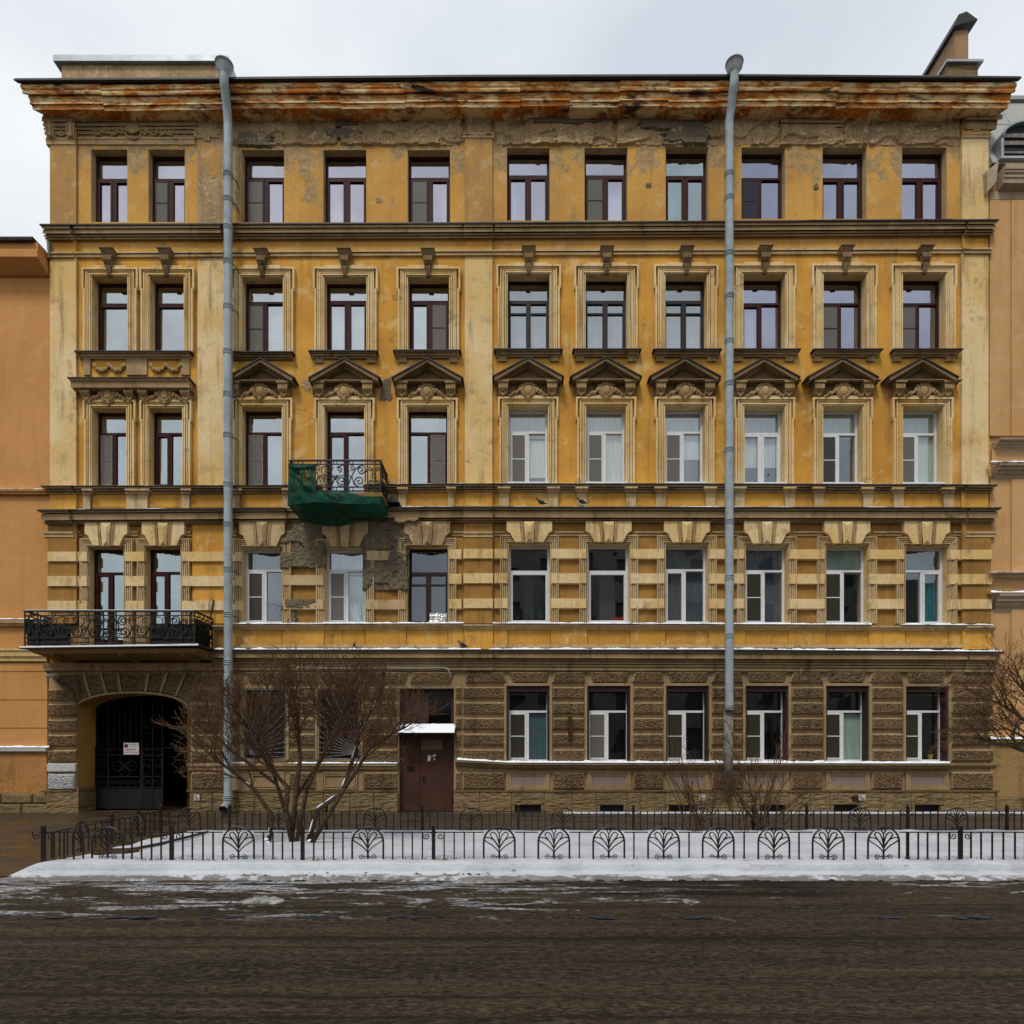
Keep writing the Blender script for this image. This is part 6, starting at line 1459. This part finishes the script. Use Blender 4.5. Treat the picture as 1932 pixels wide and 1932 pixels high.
# ------------------------------------------------------------------ small things
# warning sign wired to the gate
sx0, sx1, sy0, sy1 = X(233.5, -.57), X(262, -.57), 1401.5, 1423.5
SG = thing('gate_sign', 'small white tilted warning sign with red words on the dark gate', 'sign', (lerp(sx0, sx1, .5), .57, Z(sy1, -.57)))
mb = MB(); mb.wbox(sx0, sx1, .565, .575, Z(sy1, -.57), Z(sy0, -.57)); sb_ = obj('plate', mb, M['white_paper'], SG)
def words_(txt, cx, cz, width, height, mat, y, parent, name='lettering'):
    c = bpy.data.curves.new(name, 'FONT'); c.body = txt; c.align_x = 'CENTER'; c.align_y = 'CENTER'; c.size = 1; c.offset = .012
    o = bpy.data.objects.new(name, c); COL.objects.link(o); bpy.context.view_layer.update()
    me = bpy.data.meshes.new_from_object(o.evaluated_get(bpy.context.evaluated_depsgraph_get())); bpy.data.objects.remove(o)
    xs_ = [v.co.x for v in me.vertices]; ys_ = [v.co.y for v in me.vertices]
    if not xs_: return
    kx, ky = width / (max(xs_) - min(xs_)), height / (max(ys_) - min(ys_)); mx_, my_ = (max(xs_) + min(xs_)) / 2, (max(ys_) + min(ys_)) / 2
    for v in me.vertices: v.co = Vector((cx + (v.co.x - mx_) * kx, y, cz + (v.co.y - my_) * ky))
    me.materials.clear(); me.materials.append(M[mat]); link(name, me, parent)
W_, H_ = sx1 - sx0, Z(sy0, -.57) - Z(sy1, -.57); cx = (sx0 + sx1) / 2; z0 = Z(sy1, -.57)
words_('КРУГЛОСУТОЧНЫЙ', cx + .13 * W_, z0 + .84 * H_, .60 * W_, .09 * H_, 'ink', .562, SG); words_('ВЫЕЗД', cx + .13 * W_, z0 + .67 * H_, .28 * W_, .09 * H_, 'ink', .562, SG)
words_('МАШИНЫ', cx, z0 + .43 * H_, .70 * W_, .15 * H_, 'red', .562, SG); words_('НЕ СТАВИТЬ!', cx, z0 + .17 * H_, .88 * W_, .17 * H_, 'red', .562, SG)
mb = MB(); ccx, ccz, rr = sx0 + .17 * W_, z0 + .75 * H_, .11 * W_
mb.add([(ccx + rr * math.cos(2 * math.pi * k_ / 18), .5625, ccz + rr * math.sin(2 * math.pi * k_ / 18)) for k_ in range(18)], [tuple(range(18))]); obj('symbol_disc', mb, M['blue'], SG)
mb = MB(); mb.tube([(ccx + rr * math.cos(2 * math.pi * k_ / 18), .561, ccz + rr * math.sin(2 * math.pi * k_ / 18)) for k_ in range(19)], .007, 4); mb.tube([(ccx - rr * .7, .561, ccz - rr * .7), (ccx + rr * .7, .561, ccz + rr * .7)], .006, 4); mb.tube([(ccx + rr * .7, .561, ccz - rr * .7), (ccx - rr * .7, .561, ccz + rr * .7)], .006, 4); obj('symbol_ring', mb, M['red'], SG)
# notices on the door
tag(obj('notice', MB().wbox(X(795, -.1), X(834, -.1), .143, .149, Z(1414.5, -.1), Z(1395.5, -.1)), M['paper']), 'faded tan notice on the upper part of the brown entrance door', 'notice')
mb = MB()
for a, b, c, d in ((806, 812, 1424, 1437), (812.5, 816, 1426, 1430), (816, 822, 1423, 1428), (817, 821, 1430, 1435)):
    x0, x1, z0_, z1_ = X(a, -.1), X(b, -.1), Z(d, -.1), Z(c, -.1); mb.add([(x0, .1465, z0_), (x1, .1465, z0_ + .03), (x1 - .01, .1465, z1_), (x0 + .01, .1465, z1_ - .02)], [(0, 1, 2, 3)])
tag(obj('torn_sticker', mb, M['white_paper']), 'torn white scraps of paper on the brown entrance door', 'sticker')
# enamel bench-mark plates on the plinth
for a, b, lab in ((366.5, 377, 'small white plate on the plinth beside the gate passage'), (1319, 1331.5, 'small white plate on the plinth left of the right drainpipe'), (1620, 1632.5, 'small white plate on the plinth next to a rust stain')):
    T = thing('wall_plate', lab, 'plate', (X((a + b) / 2, .15), -.15, Z(1508, .15))); obj('plate', MB().wbox(X(a, .15), X(b, .15), -.165, -.14, Z(1510, .15), Z(1499, .15)), M['plastic'], T)
    obj('lettering', MB().wbox(X(a + 2, .15), X(a + 5, .15), -.168, -.166, Z(1504, .15), Z(1501.5, .15)).wbox(X(a + 3, .15), X(b - 2, .15), -.168, -.166, Z(1508, .15), Z(1506, .15)), M['ink'], T)
M['rust_stain'] = simple('rust_stain', (.085, .035, .015), .9, .1, 0, .6, .4, 9)
patch(1616, 1507, 9, 6, 'rust_stain', .15, .006, 3)
mb = MB(); mb.box(1073, 1079, 1352, 1395, .17); mb.box(1071, 1081, 1366, 1374, .18); part('wall_anchor', mb, 'rust_stain')
mb = MB(); mb.tube([(X(398, .12), -.16, Z(1170, .12)), (X(403, .12), -.12, Z(1131, .12))], .02, 5); tag(obj('stick', mb, M['bark']), 'short stick leaning behind the right end of the large balcony', 'stick')
# security camera and cable
T = thing('security_camera', 'small pale security camera on the corner above the gate pier', 'camera', (X(108, .1), -.1, Z(1276, .1)))
mb = MB(); cx_, cz_ = X(101, .25), Z(1275, .25); mb.tube([(cx_ - .14, -.36, cz_ - .02), (cx_ + .12, -.26, cz_ + .03)], .042, 10); obj('housing', mb, M['plastic'], T, True)
mb = MB(); mb.tube([(cx_ + .05, -.27, cz_), (X(110, .1), -.08, Z(1278, .1))], .02, 6); obj('mount', mb, M['plastic'], T)
mb = MB(); mb.tube([(X(x, .13), -.13, Z(y, .13)) for x, y in ((110, 1280), (112, 1288), (122, 1290), (127, 1291), (135, 1302), (142, 1318), (147, 1330), (149, 1336))], .012, 5)
tag(obj('cable', mb, M['iron']), 'black cable running from the security camera down the gate pier', 'cable')
mb = MB()
for k_ in range(2): mb.tube([(X(x, .12), -.12, Z(y + k_ * 1.6, .12)) for x, y in ((560, 1258), (640, 1259.5), (700, 1258.5), (780, 1259), (838, 1258.5), (845, 1261), (848, 1268), (850, 1276))], .008, 4)
tag(obj('cable', mb, M['plastic']), 'pale twin cable strung above the entrance door', 'cable')
# pigeons
def pigeon(x, y, p, face, label):
    T = thing('pigeon', label, 'pigeon', (X(x, p), -p, Z(y, p)), 'pigeons on the ledges')
    mb = MB(); s = .9; ring = [(-.17, .0, .012, .006), (-.12, .01, .030, .014), (-.07, .035, .048, .045), (-.01, .05, .058, .058), (.05, .065, .050, .056), (.085, .095, .034, .038), (.10, .13, .026, .026), (.12, .15, .028, .027), (.145, .15, .018, .016), (.165, .145, .004, .004)]
    n = 9; vs_ = []
    for u, h, rw, rh in ring:
        for k_ in range(n): a = 2 * math.pi * k_ / n; vs_.append((X(x, p) + face * u * s, -p + .04 + rw * math.cos(a) * s, Z(y, p) + .06 + (h + rh * math.sin(a)) * s))
    m = len(ring); mb.add(vs_, [(i * n + k_, i * n + (k_ + 1) % n, (i + 1) * n + (k_ + 1) % n, (i + 1) * n + k_) for i in range(m - 1) for k_ in range(n)] + [tuple(range(n)), tuple(range((m - 1) * n, m * n))])
    for dy in (.02, .06): mb.tube([(X(x, p), -p + dy, Z(y, p) + .07), (X(x, p) + .01, -p + dy, Z(y, p) + .005)], .006, 4)
    obj('body', mb, M['pigeon'], T, True)
pigeon(1021, 954, .2, -1, 'dark pigeon on the ledge below the sixth third storey window'); pigeon(1098, 953, .2, -1, 'dark pigeon on the ledge between the white framed windows')
pigeon(873, 1224, .22, -1, 'dark pigeon on the snowy ledge above the entrance door'); pigeon(668, 1224, .22, .25, 'dark pigeon facing out on the snowy ledge above the bare tree')
# sticks on the snow
for pts, lab in (([(182, 1606), (250, 1604), (310, 1592), (392, 1571)], 'long crooked dark stick lying on the snow at the left end of the lawn'), ([(176, 1612), (240, 1609), (262, 1606)], 'short reddish lath lying on the snow beside the long stick')):
    def gz(x, y): t = 1224 * (CAM_H - .17) / (y - VPY); return (gpt(x, t), -CAM_D + t, .185)
    mb = MB(); mb.tube([gz(x, y) for x, y in pts], .022, 6); tag(obj('stick', mb, M['bark' if 'long' in lab else 'rust_bar']), lab, 'stick')
M['dirt_snow'] = simple('dirty_snow', (.34, .33, .31), .8, .2, 0, .85, .8, 7)
# dirty lump of snow on the road, dirt clods on the bank, grass along the fence
mb = MB().grid(16, 10, lambda u, v: (gpt(490, 6.9) - .25 + .5 * u, -10.05 - .15 + .3 * v, -.01 + max(0, (.05 + .05 * nz((u * 6, v * 6, 2))) * math.sin(math.pi * u) * math.sin(math.pi * v))))
tag(obj('snow_lump', mb, M['dirt_snow'], smooth=True), 'dirty lump of snow lying on the road before the tree', 'snow lump')
tr = random.Random(4); mb = MB()
for k_ in range(75):
    c = tr.choice((340, 480, 585, 592, 640, 660, 700, 712, 790, 842, 848, 862, 900, 905)); x = gpt(c + tr.gauss(0, 22), 8.2); y = -8.88 + .22 * tr.random(); r = tr.choice((.004, .005, .007, .009, .014))
    mb.ball((x, y, .045 + .4 * max(0, y + 8.70)), r * tr.uniform(1, 2.2), r, r * tr.uniform(.6, 1.3), 6, 4)
for k_ in range(90):
    x = tr.uniform(-3, 8.2); r = tr.uniform(.008, .028); mb.ball((x, -8.98 + tr.gauss(0, .03), .002), r * 2, r, r * .6, 7, 4)
kind(obj('dirt_clods', mb, M['dirt']), 'stuff')
mb = MB()
for k_ in range(900):
    u = tr.choice(fa + pk_ + [820, 845, 868, 960, 1045, 1812]) + tr.gauss(0, 9); x = gpt(u, tF); y = YF + tr.gauss(-.02, .03); h = tr.uniform(.02, .075); a = tr.gauss(0, .5)
    mb.add([(x - .003, y, .15), (x + .003, y, .15), (x + a * h, y + tr.gauss(0, .01), .15 + h)], [(0, 1, 2)])
kind(obj('dry_grass', mb, M['dry_grass']), 'stuff')

# ------------------------------------------------------------------ what hangs and stands behind the panes
def hung(name, row, i, fx0, fx1, y0, y1, mat, label, cat, y=.30, fold=.0, waves=8, group=None):
    a, b, z0, z1 = ops[row][i]; x0, x1 = lerp(a, b, fx0), lerp(a, b, fx1); zt_, zb_ = lerp(z1, z0, y0), lerp(z1, z0, y1)
    n = max(2, int(waves * 6) if fold else 2)
    mb = MB(); mb.grid(n, 2 if not fold else 6, lambda u, v: (lerp(x0, x1, u), y + fold * math.sin(u * waves * 2 * math.pi + v), lerp(zb_, zt_, v)))
    mb.grid(n, 2 if not fold else 6, lambda u, v: (lerp(x0, x1, u), y + .006 + fold * math.sin(u * waves * 2 * math.pi + v), lerp(zb_, zt_, v)))
    tag(obj(name, mb, M[mat]), label, cat, group)
blk = [(5, 1, 'pale roller blind with a torn upper corner right of the middle pilaster', .02, .84), (6, 1, 'pale roller blind lowered to the sill in the seventh third storey window', .02, .97), (10, 1, 'pale blind drawn down behind the rightmost third storey window', .02, .96)]
hung('roller_blind', 3, 5, .03, .97, .03, .34, 'blind', 'pale upper blind in the white framed window right of the middle pilaster', 'blind'); hung('roller_blind', 3, 5, .52, .97, .37, .86, 'blind', 'pale long blind in the white framed window right of the middle pilaster', 'blind')
hung('roller_blind', 3, 6, .03, .97, .03, .97, 'blind', 'pale blind filling the second white framed window of the third storey', 'blind')
hung('roller_blind', 3, 7, .03, .97, .03, .62, 'lace', 'patterned pale blind in the third storey window left of the right drainpipe', 'blind'); hung('roller_blind', 3, 8, .03, .97, .03, .72, 'lace', 'patterned pale blind in the third storey window right of the right drainpipe', 'blind')
hung('roller_blind', 3, 9, .03, .97, .03, .34, 'blind_green', 'pale green upper blind in the second window from the right on the third storey', 'blind'); hung('roller_blind', 3, 10, .03, .97, .03, .96, 'blind_green', 'pale green blind filling the rightmost third storey window', 'blind')
hung('roller_blind', 2, 9, .03, .97, .03, .33, 'blind_green', 'split pale green upper blind in the second window from the right on the second storey', 'blind')
hung('roller_blind', 2, 3, .52, .97, .34, .97, 'lace', 'pale sheet behind the second storey window under the green netting', 'blind'); hung('roller_blind', 2, 3, .03, .97, .03, .31, 'sheer', 'pale upper sheet behind the second storey window under the green netting', 'blind')
hung('curtain', 2, 10, .03, .20, .33, .98, 'teal', 'teal curtain gathered at the left of the rightmost second storey window', 'curtain', .36, .03, 2); hung('curtain', 2, 10, .52, .97, .30, .98, 'teal', 'teal curtain at the right of the rightmost second storey window', 'curtain', .40, .03, 4); hung('curtain', 2, 10, .30, .97, .05, .30, 'teal', 'teal curtain behind the top light of the rightmost second storey window', 'curtain', .42, .02, 4)
hung('vertical_blind', 2, 7, .03, .97, .03, .98, 'grey_blue', 'grey blue vertical blind in the second storey window left of the right drainpipe', 'blind', .36, .012, 14); hung('vertical_blind', 2, 8, .03, .97, .03, .98, 'grey_blue', 'grey blue vertical blind in the second storey window right of the right drainpipe', 'blind', .36, .012, 14)
hung('curtain', 2, 5, .40, .62, .33, .97, 'grey_blue', 'dim curtain behind the plants of the second storey window', 'curtain', .7, .03, 4); hung('curtain', 2, 6, .35, .75, .33, .97, 'grey_blue', 'dim curtain in the second storey window with the red box', 'curtain', .6, .03, 5)
hung('curtain', 2, 2, .55, .97, .60, .98, 'plum', 'dark plum curtain in the second storey window beside the left drainpipe', 'curtain', .4, .03, 3)
hung('curtain', 2, 4, .06, .95, .05, .95, 'plum', 'dark lace curtain in the old brown window under the bare cement', 'curtain', .5, .02, 8)
hung('window_film', 1, 2, .53, .96, .36, .98, 'dots', 'blue dotted film in the ground floor window right of the door', 'film', .30); hung('window_film', 1, 6, .53, .96, .36, .98, 'blind_green', 'green blind in the second ground floor window from the right', 'blind', .32)
hung('window_film', 1, 3, .05, .46, .36, .98, 'tan', 'olive film in the second ground floor window right of the door', 'film', .30)
hung('curtain', 5, 3, .06, .34, .38, .98, 'sheer', 'white sheer curtain in the top floor window above the netted balcony', 'curtain', .36, .02, 4); hung('curtain', 5, 5, .05, .22, .38, .98, 'sheer', 'white sheer curtain in the top floor window right of the middle pilaster', 'curtain', .36, .02, 3); hung('curtain', 5, 6, .55, .9, .38, .98, 'sheer', 'pale sheer curtain in the seventh top floor window', 'curtain', .36, .02, 5); hung('curtain', 5, 4, .8, .95, .38, .98, 'sheer', 'thin white curtain in the fifth top floor window', 'curtain', .36, .02, 3)
hung('curtain', 4, 3, .05, .95, .38, .98, 'sheer', 'white curtains with beads in the fourth storey window above the netted balcony', 'curtain', .36, .02, 9); hung('curtain', 4, 2, .55, .95, .38, .98, 'sheer', 'white curtain in the fourth storey window beside the left drainpipe', 'curtain', .36, .02, 5)
for i, w_ in ((5, 'first'), (6, 'second'), (7, 'third')): hung('curtain', 4, i, .05, .95, .36, .98, 'sheer', 'pale curtain behind the %s old thin framed window right of the middle pilaster' % w_, 'curtain', .45, .03, 8)
hung('curtain', 4, 8, .05, .40, .38, .98, 'sheer', 'pale curtain in the fourth storey window right of the right drainpipe', 'curtain', .36, .02, 4)
def plant(row, i, f, h, label, pot=None):
    a, b, z0, z1 = ops[row][i]; x = lerp(a, b, f); T = thing('potted_plant', label, 'potted plant', (x, .34, z0 + .06)); tr = random.Random(int(f * 100) + i)
    mb = MB(); mb.lathe((x, .34, z0 + .06), [(.05, 0), (.075, .13), (.08, .14), (.07, .14)], 12); obj('pot', mb, M[pot or 'dark'], T)
    mb = MB()
    for k_ in range(26):
        q = Vector((tr.gauss(0, .6), tr.gauss(0, .3), tr.uniform(.2, 1))).normalized() * h * tr.uniform(.6, 1); o = Vector((x, .34, z0 + .19)); s_ = Vector((tr.gauss(0, 1), tr.gauss(0, 1), 0)).normalized() * .02
        mb.add([o, o + q * .6 + s_, o + q - Vector((0, 0, h * .15)), o + q * .6 - s_], [(0, 1, 2, 3)])
    obj('leaves', mb, M['leaf'], T)
plant(2, 5, .22, .30, 'leafy house plant, leftmost of three on the sill beside the middle pier'); plant(2, 5, .5, .22, 'small house plant between two bigger ones on the sill beside the middle pier'); plant(2, 5, .80, .32, 'bushy house plant, rightmost of three on the sill beside the middle pier')
plant(1, 7, .80, .22, 'house plant in a yellow pot on the sill of the rightmost ground floor window', 'pot_yellow'); plant(3, 8, .75, .30, 'dark house plant behind the third storey window right of the right drainpipe')
a, b, z0, z1 = ops[2][6]; mb = MB(); mb.wbox(lerp(a, b, .60), lerp(a, b, .93), .30, .38, z0 + .06, z0 + .18); mb.wbox(lerp(a, b, .64), lerp(a, b, .90), .31, .37, z0 + .18, z0 + .22); tag(obj('red_box', mb, M['red']), 'small red boxes on the sill of the second storey window', 'box')
a, b, z0, z1 = ops[2][4]
mb = MB().grid(12, 12, lambda u, v: (lerp(a, b, .54 + .42 * u), .155 - .05 * abs(nz((u * 5, v * 5, 3))) - .02, z0 + .03 + .26 * v + .015 * nz((u * 4, 2, 1)))); mb.grid(12, 12, lambda u, v: (lerp(a, b, .54 + .42 * u), .178, z0 + .03 + .26 * v + .015 * nz((u * 4, 2, 1))))
tag(obj('foil_parcel', mb, M['foil']), 'crumpled silver foil parcel on the sill of the old brown window', 'parcel')
for i, x0_, x1_, h, lab in ((8, .55, .92, .10, 'white bundle on the sill of the fourth storey window right of the right drainpipe'), (9, .48, .95, .14, 'white folded cloth on the sill of the second fourth storey window from the right')):
    a, b, z0, z1 = ops[4][i]; mb = MB().grid(14, 6, lambda u, v: (lerp(a, b, lerp(x0_, x1_, u)), .26 + .12 * v, z0 + .055 + h * math.sin(math.pi * v) * (.5 + .5 * u + .3 * nz((u * 5, v, i))))); tag(obj('white_bundle', mb, M['white_paper'], smooth=True), lab, 'bundle')
